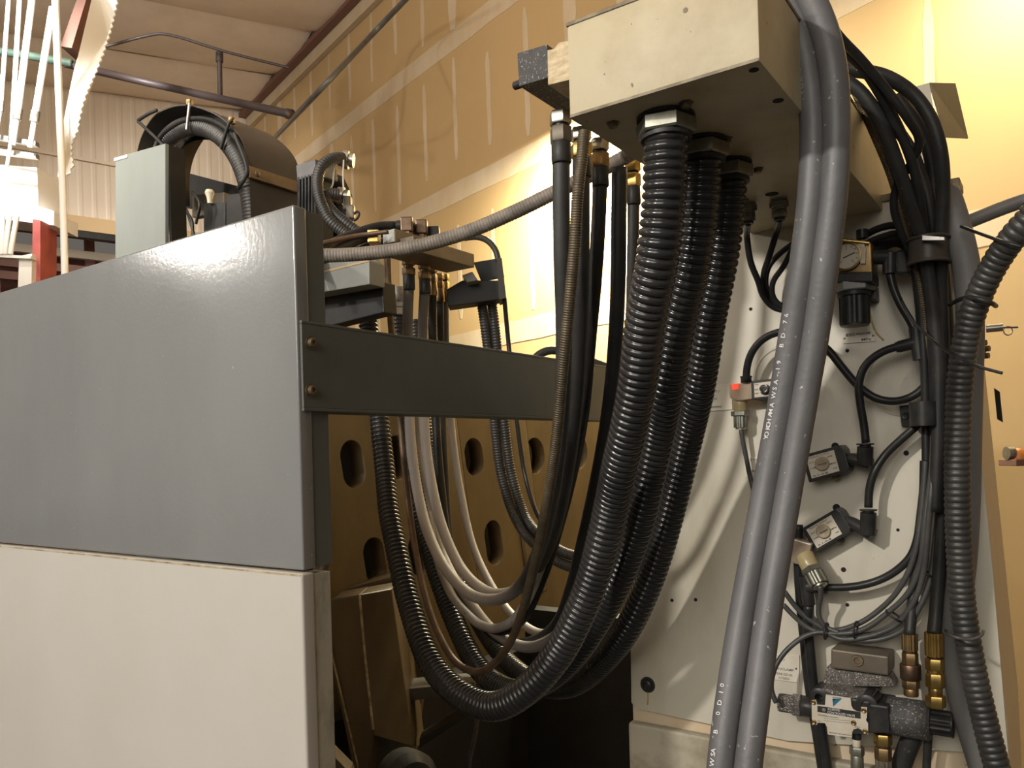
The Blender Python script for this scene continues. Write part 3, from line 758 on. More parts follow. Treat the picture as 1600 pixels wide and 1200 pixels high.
# far right: small orange lamp on a shelf bracket behind the column
q = P(1585, 712, 2.2)
sh = thing('side_shelf', 'brown shelf arm with a small orange lamp behind the column at right edge', 'shelf', q)
bm = B(); box(bm, P(1605, 722, 2.2), R * .055, F * .04, UP * .009); obj('shelf_arm', bm, M_brownb, sh, bevel=.002)
bm = B(); lathe(bm, P(1591, 717, 2.2), UP, [(0, .02), (.012, .02), (.024, .014), (.03, .004)], 18); obj('orange_lens', bm, M_orange, sh, smooth=50)
bm = B(); lathe(bm, P(1578, 708, 2.2), R, [(-.01, .018), (.008, .018)], 18); obj('lamp_ring', bm, M_steel, sh, smooth=40)
# bent sheet bracket behind the column top
br_ = thing('bent_sheet_bracket', 'bent beige sheet bracket standing behind the column top at upper right', 'bracket', P(1470, 240, 1.75))
bm = B(); prism(bm, [P(x, y, 1.75) for x, y in ((1425, 137), (1452, 129), (1460, 180), (1478, 215), (1480, 320), (1440, 320))], F * .004); obj('front_leaf', bm, M_colpaint, br_)
bm = B(); prism(bm, [P(1452, 129, 1.752), P(1493, 130, 1.85), P(1513, 216, 1.85), P(1478, 214, 1.752)], F * .004); obj('side_leaf', bm, M_hood, br_)

# ================================================================== CABLE BOX (cantilevered)
p = P(1187, 95, .80)
XR, YB, ZB_ = p.x, p.y, p.z
XLb = PY(890, 185, YB).x
ZT = PY(887, 41, YB).z
bx = thing('cable_box', 'grimy cream sheet metal cable box cantilevered forward from the column top', 'box', V(((XLb + XR) / 2, 1.1, ZB_)))
YBK = YP + .2
bm = B(); box2(bm, (XLb, YB, ZB_), (XR, YBK, ZT)); obj('box_shell', bm, M_box, bx, bevel=.0025, seg=2, smooth=40)
bm = B(); box2(bm, (XLb - .001, YB - .001, ZT - .0005), (XR + .001, YBK, ZT + .004)); obj('top_cover', bm, M_boxedge, bx, bevel=.001)
bm = B(); box2(bm, (XLb + .001, YB - .0006, ZB_ + .0002), (XR - .001, YB, ZB_ + .0035)); obj('grimy_bottom_edge', bm, M_boxedge, bx)
def pbx(x, y): return PZ(x, y, ZB_)
for (x, y) in ((958, 192), (1072, 160), (1134, 216), (1184, 264)):
    q = pbx(x, y)
    bm = B(); lathe(bm, q, (0, 0, -1), [(0, .0085), (.0012, .0085), (.0014, .006), (.0055, .006), (.006, .004)], 6, rot=random.random()); obj('hex_screw', bm, M_screw, bx, smooth=20)
for (x, y, r) in ((1206, 303, .010), (1257, 292, .010), (1160, 312, .009), (1216, 157, .006), (1178, 109, .005)):
    q = pbx(x, y)
    bm = B(); lathe(bm, q + V((0, 0, -.0006)), (0, 0, 1), [(0, r), (.001, r)], 20); obj('open_hole', bm, M_hole, bx)
q = PY(1071, 16, YB)
bm = B(); lathe(bm, q + V((0, -.0005, 0)), (0, 1, 0), [(0, .0028), (.001, .0028)], 10); obj('face_scar', bm, M_boxedge, bx)
# manifold at the box's left
YM = YB + .12
mb = thing('air_manifold', 'black speckled valve block and tan spacer fixed left of the cable box', 'manifold', PY(850, 120, YM))
bm = B(); prismY(bm, ((808, 83), (855, 69), (857, 121), (811, 135)), YM, .17); obj('black_block', bm, M_specbl, mb, bevel=.0012)
bm = B(); prismY(bm, ((855, 78), (866, 76), (872, 66), (884, 64), (893, 64), (893, 124), (856, 133)), YM - .004, .17); obj('tan_spacer', bm, M_tan, mb, bevel=.001)
q = PY(808, 133, YM + .02)
bm = B(); lathe(bm, q + V((.012, 0, 0)), (-1, 0, 0), [(0, .006), (.016, .006), (.018, .004)], 14); obj('plug', bm, M_valve, mb, smooth=40)

# ================================================================== BIG CORRUGATED CONDUITS
down = V((0, 0, -1))
def gland(parent, p, r, m=M_dullnut):
    stack(parent, p, down, [('gasket', 'cyl', .004, r * 1.28, M_black), ('hex_nut', 'hex', .018, r * 1.33, m), ('collar', 'cyl', .006, r * 1.12, M_black)])
ge = [pbx(1040, 183), pbx(1096, 222), pbx(1137, 256)]
RB = .0265
c1 = [ge[0] + down * .02, P(1040, 250, .935), P(1037, 320, .945), P(1027, 405, .965), P(1009, 500, 1.01), P(996, 600, 1.06), P(981, 675, 1.105), P(967, 733, 1.15), P(955, 790, 1.2), P(941, 850, 1.23), P(925, 908, 1.26), P(900, 970, 1.29), P(868, 1028, 1.33), P(822, 1079, 1.37), P(769, 1104, 1.43), P(716, 1083, 1.5), P(674, 1036, 1.58), P(640, 945, 1.68), P(620, 859, 1.76), P(608, 800, 1.81), P(602, 740, 1.86), P(595, 675, 1.89), P(589, 610, 1.91), P(576, 512, 1.93), P(573, 474, 1.93)]
o = hose('big_corrugated_conduit', 'foremost thick black corrugated conduit sweeping from the cable box down and up left', 'conduit', c1, RB, M_corr, 'corr', .0106, 28, taper=.14)
gland(o, ge[0], RB)
stack(o, c1[-1] + down * .01, UP, [('hex_nut', 'hex', .022, .032, M_zinc), ('lock_nut', 'hex', .014, .034, M_zinc), ('collar', 'cyl', .04, .031, M_steel)])
c2 = [ge[1] + down * .02, P(1096, 270, 1.015), P(1092, 330, 1.025), P(1082, 405, 1.045), P(1060, 500, 1.09), P(1043, 600, 1.14), P(1029, 675, 1.21), P(1005, 790, 1.27), P(988, 850, 1.31), P(965, 908, 1.35), P(935, 967, 1.4), P(895, 1025, 1.46), P(850, 1065, 1.56), P(800, 1080, 1.67), P(750, 1046, 1.79), P(712, 975, 1.9), P(680, 890, 1.99), P(655, 800, 2.06), P(638, 700, 2.1), P(628, 600, 2.12), P(623, 520, 2.12), P(621, 488, 2.12)]
o = hose('big_corrugated_conduit', 'middle thick black corrugated conduit hanging beside the foremost one', 'conduit', c2, RB * .97, M_corr, 'corr', .0106, 26, taper=.18)
gland(o, ge[1], RB * .97)
stack(o, c2[-1] + down * .01, UP, [('hex_nut', 'hex', .02, .032, M_zinc), ('lock_nut', 'hex', .014, .034, M_zinc), ('collar', 'cyl', .04, .031, M_steel)])
c3 = [ge[2] + down * .02, P(1138, 295, 1.095), P(1134, 345, 1.105), P(1126, 405, 1.125), P(1108, 500, 1.17), P(1093, 600, 1.23), P(1077, 675, 1.3), P(1050, 790, 1.36), P(1034, 850, 1.39), P(1015, 908, 1.42), P(985, 975, 1.46), P(945, 1030, 1.55), P(890, 1072, 1.72), P(825, 1060, 2.0), P(765, 1000, 2.2), P(715, 900, 2.36), P(685, 800, 2.44), P(668, 690, 2.48), P(655, 580, 2.5), P(648, 500, 2.5)]
o = hose('big_corrugated_conduit', 'rearmost thick black corrugated conduit, nearest to the column', 'conduit', c3, RB * .95, M_corr, 'corr', .0106, 26, taper=.15)
gland(o, ge[2], RB * .95)
# ================================================================== MANIFOLD GROUP (behind the crossbeam)
XM = -1.2
mf = thing('hose_manifold', 'brown steel manifold block carrying hose ends above the crossbeam', 'manifold', PX(690, 400, XM))
bm = B(); y0, y1 = PX(646, 380, XM).y, PX(741, 400, XM).y; zt, zb_ = PX(741, 397, XM).z, PX(741, 418, XM).z
box2(bm, (XM - .09, y0, zb_), (XM, y1, zt)); obj('block', bm, M_manif, mf, bevel=.002)
u0, u1, uz = PX(618, 357, XM - .04).y, PX(700, 372, XM - .04).y, PX(618, 357, XM - .04).z
bm = B(); box2(bm, (XM - .078, u0, zt - .012), (XM - .04, u1, uz)); obj('upper_block', bm, M_manif, mf, bevel=.002)
bm = B(); box2(bm, (XM - .077, u0 - .003, zt - .010), (XM - .041, u0, uz - .001)); obj('milled_end_face', bm, M_manifl, mf)
# elbows on the top with hoses running left
for i, (x, y, lb) in enumerate(((636, 352, 'black hose from the first elbow on the manifold, running left'), (659, 356, 'black hose from the second elbow on the manifold, running left'), (678, 366, 'short black hose from the rear elbow on the manifold'))):
    z = (PX(x, y, XM - .06) - CAM).dot(F)
    q = P(x, y, z)
    bm = B(); box(bm, q, R * .014, F * .014, UP * .017); obj('elbow_body', bm, M_bronze if i < 2 else M_valve, mf, bevel=.003)
    bm = B(); lathe(bm, q + down * .014, down, [(0, .012), (.025, .012)], 6); obj('elbow_nut', bm, M_bronze, mf)
    bm = B(); lathe(bm, q - R * .012, -R, [(0, .012), (.012, .012), (.013, .010), (.03, .010)], 16); obj('elbow_neck', bm, M_valve, mf, smooth=40)
    pts = [q - R * .03, P(x - 45, y + 2 + i * 2, z - .02), P(x - 90, y + 16, z - .06), P(x - 150 - 8 * i, y + 44, z - .2), P(430, 408 + 4 * i, z - .32)]
    hose('manifold_hose', lb, 'hose', pts, .0105, M_black)
hose('brown_thin_tube', 'thin brown tube lying left of the manifold elbows', 'tube', [P(607, 362, 1.75), P(560, 368, 1.75), P(487, 384, 1.7), P(440, 396, 1.7)], .005, M_brownt)
bm = B(); box(bm, P(585, 372, 1.78), R * .012, F * .02, UP * .014); tag(obj('brass_terminal', bm, M_brass, bevel=.002), 'small brass terminal block left of the manifold', 'fitting')
# grey bracket and dark box to its left
YG = PY(577, 420, 1).y * 0 + (P(577, 420, 1.62)).y
gb_ = thing('grey_bracket_box', 'grey steel bracket box behind the grey panel under the dusty duct', 'bracket', PY(540, 470, YG))
bm = B(); prismY(bm, ((440, 441), (577, 408), (577, 444), (440, 468)), YG, .045); obj('grey_face', bm, M_bracket, gb_, bevel=.002)
bm = B(); prismY(bm, ((440, 456), (597, 440), (600, 488), (440, 528)), YG + .05, .04); obj('dark_body', bm, M_blk, gb_, bevel=.002)
bm = B(); prismY(bm, ((440, 428), (568, 398), (577, 408), (440, 441)), YG + .005, .04); obj('top_tray', bm, M_bracket, gb_)
bm = B(); prismY(bm, ((440, 439), (577, 405.5), (577, 408.5), (440, 442)), YG - .001, .004); obj('tan_edge', bm, M_tanbeam, gb_)
# black bracket on the right of the manifold
bb_ = thing('black_bracket', 'dark folded sheet bracket right of the manifold holding two thin conduits', 'bracket', P(745, 450, 2.05))
bm = B(); prism(bm, [P(x, y, 2.1) for x, y in ((740, 410), (782, 403), (788, 433), (752, 440))], F * .006); obj('upper_sheet', bm, M_brdark, bb_)
bm = B(); prism(bm, [P(x, y, 2.04) for x, y in ((698, 452), (722, 438), (780, 438), (786, 467), (700, 479))], F * .06); obj('lower_sheet', bm, M_blk, bb_, bevel=.002)
bm = B(); prism(bm, [P(x, y, 2.03) for x, y in ((776, 403), (784, 403), (791, 465), (780, 468))], F * .08); obj('side_sheet', bm, M_hood, bb_)
bm = B(); prism(bm, [P(x, y, 2.0) for x, y in ((722, 430), (738, 424), (747, 438), (730, 441))], F * .05); obj('small_clip', bm, M_bracket, bb_, bevel=.002)
hose('tan_arched_tube', 'tan tube arching down to the black bracket right of the manifold', 'tube', [P(725, 372, 2.08), P(745, 370, 2.08), P(762, 376, 2.08), P(774, 390, 2.08), P(779, 408, 2.08)], .008, M_hood)
hose('thin_corrugated_conduit', 'left of two thin corrugated conduits hanging from the black bracket', 'conduit', [P(752, 470, 2.1), P(758, 510, 2.1), P(766, 580, 2.12), P(773, 660, 2.14), P(783, 740, 2.16), P(803, 805, 2.14), P(835, 850, 2.05), P(890, 885, 1.95), P(960, 890, 1.9), P(1040, 860, 1.9)], .0135, M_corr2, 'corr', .0075, 14)
hose('thin_corrugated_conduit', 'right of two thin corrugated conduits hanging from the black bracket', 'conduit', [P(768, 470, 2.1), P(773, 510, 2.1), P(780, 580, 2.12), P(788, 660, 2.14), P(799, 740, 2.16), P(818, 800, 2.14), P(845, 838, 2.05), P(895, 868, 1.95), P(960, 870, 1.9), P(1040, 835, 1.9)], .0135, M_corr2, 'corr', .0075, 14)
hose('thin_black_line', 'single thin black line right of the thin corrugated conduits', 'cable', [P(788, 466, 2.05), P(793, 520, 2.1), P(800, 590, 2.1), P(808, 660, 2.1), P(820, 740, 2.1), P(838, 800, 2.05), P(870, 850, 1.95)], .006, M_cable)
hose('black_arc_hose', 'black hose arc peeping over the crossbeam beside the spring-guarded hose', 'hose', [P(820, 600, 1.9), P(838, 558, 1.9), P(862, 547, 1.9), P(895, 556, 1.9), P(950, 575, 1.9), P(1000, 600, 1.9)], .01, M_black)
# dusty flexible duct crossing in front of the manifold
hose('dusty_flexible_duct', 'dusty grey flexible duct sagging from behind the grey panel to the cable box', 'duct', [P(430, 402, 1.4), P(487, 400, 1.42), P(560, 397, 1.42), P(640, 387, 1.41), P(720, 366, 1.4), P(800, 333, 1.38), P(870, 299, 1.36), P(920, 275, 1.35), P(965, 252, 1.33), P(1010, 225, 1.3)], .0125, M_dustduct, 'corr', .0055, 16, depth=.06)

# ---------------------------------------------------------------- hydraulic hoses: from the box side manifold to the block
def hyd(name, label, pts, r, m, top=None, bot=None, kind='smooth', pitch=.004, cat='hose', depth=.16):
    o = hose(name, label, cat, pts, r, m, kind, pitch, 14, depth=depth)
    if top:
        stack(o, pts[0] + UP * .052, down, [('hex_nut', 'hex', .018, r * 1.3, top[0]), ('neck', 'cyl', .004, r * .9, M_valve), ('hex_body', 'hex', .022, r * 1.28, top[1]), ('ferrule', 'cyl', .03, r * 1.14, M_black)])
    if bot:
        stack(o, pts[-1] + down * .02, UP, [('ferrule', 'cyl', .035, r * 1.12, bot[1]), ('hex_body', 'hex', .018, r * 1.25, bot[0]), ('neck', 'cyl', .006, r * .9, M_bronze), ('hex_nut', 'hex', .014, r * 1.25, bot[0])])
    return o
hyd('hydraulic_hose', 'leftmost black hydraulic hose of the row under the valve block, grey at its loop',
    [P(877, 232, 1.16), P(877, 300, 1.17), P(878, 400, 1.19), P(881, 500, 1.22), P(880, 600, 1.26), P(874, 700, 1.32), P(860, 790, 1.4), P(838, 870, 1.5), P(812, 916, 1.6), P(775, 937, 1.7), P(735, 929, 1.78), P(697, 890, 1.85), P(668, 830, 1.92), P(652, 765, 1.97), P(642, 690, 2.0), P(638, 600, 2.0), P(637, 500, 1.96), P(639, 440, 1.92)], .0128, M_litdusthose, (M_zinc, M_manif), (M_oldbrass, M_black))
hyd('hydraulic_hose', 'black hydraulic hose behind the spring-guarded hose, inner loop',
    [P(909, 255, 1.22), P(909, 330, 1.23), P(908, 430, 1.25), P(905, 540, 1.29), P(899, 640, 1.34), P(886, 740, 1.42), P(866, 830, 1.52), P(838, 890, 1.62), P(800, 925, 1.74), P(760, 924, 1.84), P(722, 890, 1.92), P(693, 830, 1.98), P(676, 765, 2.02), P(665, 690, 2.05), P(661, 600, 2.05), P(661, 500, 2.0), P(664, 446, 1.95)], .0128, M_litdusthose, (M_zinc, M_brass), (M_oldbrass, M_black))
hyd('hydraulic_hose', 'third black hydraulic hose of the row, slanting before the bright wall gap',
    [P(938, 270, 1.26), P(936, 330, 1.27), P(930, 430, 1.29), P(921, 530, 1.33), P(911, 640, 1.38), P(893, 740, 1.47), P(870, 830, 1.57), P(848, 900, 1.66), P(815, 968, 1.76), P(780, 985, 1.85), P(745, 968, 1.93), P(718, 915, 2.02), P(700, 850, 2.08), P(690, 770, 2.12), P(683, 690, 2.14), P(679, 600, 2.14), P(676, 520, 2.08), P(675, 450, 2.02)], .0118, M_black, (M_zinc, M_oldbrass), (M_oldbrass, M_oldbrass))
hyd('hydraulic_hose', 'thick black hydraulic hose hanging closest to the corrugated conduits',
    [P(968, 262, 1.28), P(967, 330, 1.29), P(966, 430, 1.31), P(961, 540, 1.35), P(951, 640, 1.4), P(934, 740, 1.48), P(912, 840, 1.57), P(892, 920, 1.65), P(870, 975, 1.72), P(830, 1003, 1.82), P(785, 1000, 1.92), P(745, 968, 2.0), P(715, 910, 2.1), P(700, 830, 2.16), P(694, 740, 2.2), P(690, 650, 2.22), P(688, 560, 2.2), P(686, 460, 2.1)], .0128, M_black, None, (M_oldbrass, M_oldbrass))
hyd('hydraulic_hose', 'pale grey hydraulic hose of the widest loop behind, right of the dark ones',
    [P(990, 300, 1.36), P(989, 400, 1.38), P(985, 520, 1.42), P(972, 640, 1.48), P(952, 760, 1.56), P(926, 870, 1.66), P(895, 950, 1.76), P(850, 990, 1.88), P(800, 960, 2.02), P(765, 910, 2.12), P(738, 850, 2.2), P(720, 770, 2.26), P(709, 700, 2.28), P(703, 640, 2.28), P(697, 560, 2.22), P(695, 460, 2.12)], .0105, M_litdusthose, (M_brass, M_brass), (M_brass, M_oldbrass))
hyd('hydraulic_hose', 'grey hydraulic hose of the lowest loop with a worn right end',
    [P(950, 640, 1.46), P(945, 760, 1.52), P(925, 870, 1.6), P(895, 965, 1.66), P(855, 1003, 1.72), P(815, 1010, 1.8), P(770, 985, 1.88), P(730, 935, 1.95), P(697, 880, 2.03), P(672, 800, 2.12), P(656, 720, 2.16), P(650, 640, 2.16), P(649, 540, 2.12)], .0128, M_litdusthose)
hyd('spring_guarded_hose', 'hose wrapped in a fine bronze spring guard, falling in front of the black hoses',
    [P(913, 205, 1.13), P(909, 250, 1.13), P(903, 300, 1.13), P(898, 380, 1.14), P(889, 480, 1.16), P(881, 560, 1.18), P(872, 660, 1.22), P(862, 740, 1.26), P(850, 810, 1.32), P(838, 870, 1.38), P(820, 945, 1.46)], .0087, M_spring, kind='corr', pitch=.0036, depth=.1)
hyd('brown_tube', 'brown dirty thin tube of the narrow inner loop, continuing the spring-guarded hose',
    [P(821, 940, 1.46), P(800, 998, 1.52), P(775, 1034, 1.58), P(745, 1050, 1.64), P(712, 1034, 1.7), P(685, 990, 1.76), P(664, 930, 1.83), P(650, 865, 1.9), P(639, 790, 1.97), P(630, 710, 2.0), P(624, 640, 2.0), P(612, 520, 1.9), P(607, 450, 1.86), P(605, 400, 1.84)], .0078, M_brownt)
hose('grey_loop_hose', 'bent grey hose with dark scuffs under the pale loops', 'hose', [P(668, 800, 1.98), P(682, 870, 1.93), P(706, 930, 1.86), P(735, 964, 1.79), P(752, 977, 1.74), P(775, 982, 1.7), P(798, 972, 1.67), P(818, 948, 1.64), P(836, 910, 1.62), P(856, 850, 1.6), P(872, 790, 1.55)], .0098, M_greyhose)

# ================================================================== SERVO MOTOR
mo = thing('servo_motor', 'black finned servo motor with looped cables behind the grey panel', 'motor', P(500, 400, 2.3))
YMo = P(487, 300, 2.35).y
bm = B(); prismY(bm, ((464, 280), (492, 272), (494, 400), (464, 400)), YMo, .07); obj('body', bm, M_motor, mo, bevel=.002)
for k in range(6):
    x = 466 + k * 5
    bm = B(); prismY(bm, ((x, 277 - k * 1.2), (x + 2.2, 276.5 - k * 1.2), (x + 2.2, 400), (x, 400)), YMo - .012, .013); obj('cooling_fin', bm, M_motor, mo)
bm = B(); prismY(bm, ((462, 258), (492, 248), (494, 272), (464, 282)), YMo - .012, .085); obj('end_cap', bm, M_cap, mo, bevel=.004)
bm = B(); prismY(bm, ((496, 270), (526, 272), (540, 302), (544, 400), (496, 400)), YMo + .1, .03); obj('encoder_housing', bm, M_motor, mo, bevel=.004)
for (x, y) in ((540, 248), (532, 305)):
    q = P(x, y, 2.33)
    bm = B(); lathe(bm, q - R * .02, V(R) + UP * -.15, [(0, .02), (.012, .02), (.013, .026), (.03, .026), (.032, .02), (.044, .02)], 18); obj('cable_connector', bm, M_steel, mo, smooth=40)
link_mesh('tie_wire', tube_mesh('tie_wire', [P(523, 258, 2.28), P(521, 275, 2.28), P(519, 292, 2.28), P(508, 300, 2.28), P(504, 294, 2.28)], .0022), M_pipe, mo)
link_mesh('tie_wire', tube_mesh('tie_wire', [P(537, 250, 2.28), P(536, 275, 2.28), P(537, 298, 2.28)], .0022), M_pipe, mo)
hose('motor_power_cable', 'black ribbed cable looping from the top motor connector, outer one', 'cable', [P(536, 247, 2.3), P(520, 248, 2.27), P(503, 260, 2.25), P(496, 285, 2.24), P(501, 315, 2.23), P(516, 345, 2.22), P(540, 365, 2.22), P(570, 390, 2.2)], .0165, M_corr2, 'corr', .008, 14, depth=.1)
hose('motor_encoder_cable', 'black ribbed cable from the lower motor connector, inner one', 'cable', [P(530, 304, 2.28), P(514, 303, 2.27), P(508, 312, 2.26), P(519, 330, 2.25), P(542, 350, 2.24), P(558, 362, 2.24), P(585, 385, 2.22)], .0165, M_corr2, 'corr', .008, 14, depth=.1)
for (x, y, w_, h_) in ((543, 318, 8, 10), (548, 332, 8, 12)):
    bm = B(); box(bm, P(x, y, 2.32), R * .012, F * .012, UP * .02); obj('junction_boss', bm, M_manif, mo, bevel=.004)
hose('small_hook_wire', 'small black hooked wire end right of the servo motor', 'wire', [P(552, 345, 2.3), P(558, 342, 2.3), P(562, 334, 2.3), P(558, 330, 2.3), P(553, 335, 2.3)], .0035, M_cable)

# ================================================================== CABLE HOOD (arched) and post
YA = 1.5
hd = thing('cable_hood', 'black arched sheet metal cable hood with corrugated conduit inside, upper left', 'hood', PY(310, 390, YA))
outer = [(213, 300), (213, 245), (222, 210), (240, 181), (262, 168), (290, 163), (325, 172), (352, 188), (374, 212), (385, 240), (389, 268), (394, 400)]
inner = [(262, 300), (265, 262), (272, 245), (287, 228), (312, 218), (338, 222), (356, 240), (370, 268), (386, 300), (388, 400)]
def smoothpx(pts, n=6):
    out = catmull([V((x, y, 0)) for x, y in pts], 6.0); return [(q.x, q.y) for q in out]
oo = smoothpx(outer)
DEP = .2
bm = B(); prev = None
for (x, y) in oo:
    a = PY(x, y, YA); row = [bm.verts.new(a), bm.verts.new(a + V((0, DEP, 0))), bm.verts.new(a + V((0, DEP, 0)) + V((0, 0, -.004))), bm.verts.new(a + V((0, 0, -.004)))]
    if prev:
        for k in range(4): bm.faces.new((prev[k], row[k], row[(k + 1) % 4], prev[(k + 1) % 4]))
    prev = row
obj('curved_cover', bm, M_hood, hd, smooth=50)
# rear web of the hood: arch-shaped plate
def arch_plate(out, inn, Y, th, m, name):
    a, b_ = smoothpx(out), smoothpx(inn)
    n = 40
    def rs(pl): return [pl[min(len(pl) - 1, int(i * (len(pl) - 1) / n))] for i in range(n + 1)]
    a, b_ = rs(a), rs(b_)
    bm = B(); prev = None
    for (x, y), (x2, y2) in zip(a, b_):
        p, q = PY(x, y, Y), PY(x2, y2, Y)
        row = [bm.verts.new(p), bm.verts.new(q), bm.verts.new(q + V((0, th, 0))), bm.verts.new(p + V((0, th, 0)))]
        if prev:
            for k in range(4): bm.faces.new((prev[k], row[k], row[(k + 1) % 4], prev[(k + 1) % 4]))
        prev = row
    return obj(name, bm, m, hd, smooth=40)
sh_ = 6
arch_plate([(x, y) for x, y in outer], inner, YA + .085, .004, M_blk, 'arch_web')
ci = [(252, 330), (250, 262), (256, 228), (275, 206), (300, 197), (330, 203), (355, 222), (374, 250), (386, 282), (393, 320), (396, 360)]
link_mesh('inner_conduit', tube_mesh('inner_conduit', [PY(x, y, YA + .03) for x, y in ci], .03, .0017, 18, corr(.0105, .12)), M_corr2, hd)
link_mesh('inner_cable', tube_mesh('inner_cable', [PY(x, y, YA + .0) for x, y in ((238, 250), (250, 215), (275, 194), (305, 185), (335, 190), (360, 207), (380, 235), (390, 262))], .007), M_cable, hd)
for (x0, y0, x1, y1, x2, y2) in ((296, 160, 296, 165, 292, 203), (364, 187, 360, 190, 345, 232), (216, 190, 240, 212, 273, 245), (216, 188, 230, 179, 245, 172), (366, 208, 386, 270, 372, 295)):
    link_mesh('retaining_clip', tube_mesh('retaining_clip', [PY(x0, y0, YA - .01), PY(x1, y1, YA - .012), PY(x2, y2, YA - .008)], .0055, .006, 8), M_black if x0 != 296 else M_steel, hd)
for (x, y) in ((296, 160), (362, 188)):
    bm = B(); lathe(bm, PY(x, y, YA), UP, [(-.01, .011), (.006, .011)], 12); obj('cap_screw', bm, M_oldbrass, hd)
a0 = PY(389, 268, YA)
bm = B(); zA = PY(389, 261, YA).z; zC = PY(389, 279, YA).z
box2(bm, (a0.x - .002, YA - .006, zC), (a0.x + .012, YA + DEP + .02, zA)); obj('strap_bar', bm, M_strap, hd, bevel=.001)
for f in (.02, .19):
    q = V((a0.x + .012, YA + f, (zA + zC) / 2)); bm = B(); lathe(bm, q, (1, 0, 0), [(0, .009), (.004, .008), (.006, .004)], 12); obj('strap_screw', bm, M_screw, hd, smooth=40)
# equipment inside the hood opening
bm = B(); prismY(bm, ((262, 262), (388, 295), (388, 340), (262, 320)), YA + .32, .02); obj('rear_rail', bm, M_blk, hd)
eq = thing('solenoid_pack', 'dark valve pack with a brass-topped plug inside the hood opening', 'valve', PY(340, 345, YA + .15))
bm = B(); prismY(bm, ((318, 318), (352, 316), (352, 380), (318, 380)), YA + .14, .06); obj('front_block', bm, M_motor, eq, bevel=.003)
bm = B(); prismY(bm, ((353, 304), (384, 300), (384, 380), (353, 380)), YA + .12, .08); obj('rear_block', bm, M_blk, eq, bevel=.003)
bm = B(); prismY(bm, ((300, 305), (350, 300), (350, 330), (300, 340)), YA + .24, .03); obj('backing_plate', bm, M_manif, eq, bevel=.003)
bm = B(); lathe(bm, PY(328, 318, YA + .13), UP, [(0, .008), (.02, .01), (.035, .016), (.045, .012)], 14); obj('plug', bm, M_dial, eq, smooth=40)
for k, (a, b_, c_) in enumerate((((276, 300), (292, 330), (304, 370)), ((279, 320), (300, 345), (300, 380)), ((300, 300), (312, 318), (306, 350)))):
    link_mesh('wire', tube_mesh('wire', [PY(*a, YA + .1), PY(*b_, YA + .1), PY(*c_, YA + .1)], .005), M_cable, eq)
hose('pale_cable_curve', 'pale cable curling behind the left foot of the hood', 'cable', [P(212, 244, 2.7), P(200, 246, 2.7), P(190, 252, 2.7), P(184, 262, 2.7)], .01, M_gcable)
# the grey post in front of the hood
YS = 1.28
po = thing('grey_post', 'grey-green box post rising behind the grey panel, left of the hood', 'post', PY(220, 420, YS))
bm = B(); prismY(bm, ((180, 246), (258, 224), (258, 410), (180, 430)), YS, .012); obj('front_face', bm, M_post, po, bevel=.002)
bm = B(); a = PY(200, 425, YS); box2(bm, (a.x, YS, 0), (PY(255, 425, YS).x, YS + .05, a.z)); obj('lower_leg', bm, M_post, po)
bm = B(); a = PY(258, 224, YS); box2(bm, (a.x - .012, YS + .012, PY(258, 410, YS).z), (a.x - .001, YS + .06, a.z)); obj('side_sheet', bm, M_blk, po)
bm = B(); prismY(bm, ((178, 247), (199, 241), (199, 246), (178, 252)), YS - .002, .03); obj('top_lip', bm, M_pipe, po)

# ================================================================== TWIN GREY HOSES (foreground)
tw_l = [P(1190, -60, 1.0), P(1222, -18, .97), P(1246, 40, .945), P(1263, 110, .935), P(1271, 190, .93), P(1268, 300, .93), P(1255, 410, .94), P(1238, 520, .955), P(1222, 620, .965), P(1202, 730, .97), P(1182, 840, .965), P(1160, 960, .95), P(1141, 1080, .93), P(1127, 1190, .91), P(1118, 1300, .9)]
tw_r = [P(1205, -75, .97), P(1250, -30, .94), P(1284, 35, .92), P(1302, 110, .91), P(1307, 200, .91), P(1303, 300, .915), P(1290, 410, .925), P(1275, 520, .94), P(1258, 620, .95), P(1239, 730, .955), P(1220, 840, .95), P(1200, 960, .935), P(1184, 1080, .915), P(1170, 1190, .895), P(1160, 1300, .88)]
o = hose('grey_twin_hose', 'left one of the twin thick grey hoses in the foreground, with white printing', 'hose', tw_l, .0158, M_twin, seg=28)
o2 = hose('grey_twin_hose', 'right one of the twin thick grey hoses in the foreground, unprinted', 'hose', tw_r, .0155, M_twin, seg=28)
def hose_text(parent, s, x, y, x2, y2, hpx, pts, m=M_white, flip=False, spin=-.35):
    """print running along a hose: letters laid on its camera-facing skin one by one"""
    cs = catmull(pts, .004)
    def near(px, py):
        best = min(cs, key=lambda q: (PX2(q)[0] - px) ** 2 + (PX2(q)[1] - py) ** 2); return best
    if spin > 0: spin = .62
    n = len(s)
    for i, ch in enumerate(s):
        if ch == ' ': continue
        f = (i + .5) / n
        q = near(x + (x2 - x) * f, y + (y2 - y) * f)
        j = cs.index(q); tg = (cs[min(j + 2, len(cs) - 1)] - cs[max(j - 2, 0)]).normalized()
        tocam = (CAM - q); tocam = (tocam - tg * tocam.dot(tg)).normalized()
        side = tg.cross(tocam).normalized()
        nrm = (tocam * math.cos(spin) + side * math.sin(spin)).normalized()
        right = tg if PX2(q + tg * .01)[1] * (y2 - y) > PX2(q)[1] * (y2 - y) else -tg
        up = nrm.cross(right).normalized()
        text(parent, ch, q + nrm * .0162, right, up, hpx, m)
def PX2(p):
    d = p - CAM; z = d.dot(F); a, b_ = d.dot(R) / z * FPX, d.dot(UP) / z * FPX
    return (CX0 + a * cr - b_ * sr, CY0 - (a * sr + b_ * cr))
sp = .25
hose_text(o, 'YOKOHAMA', 1201, 690, 1218, 632, .0062, tw_l, spin=.3)
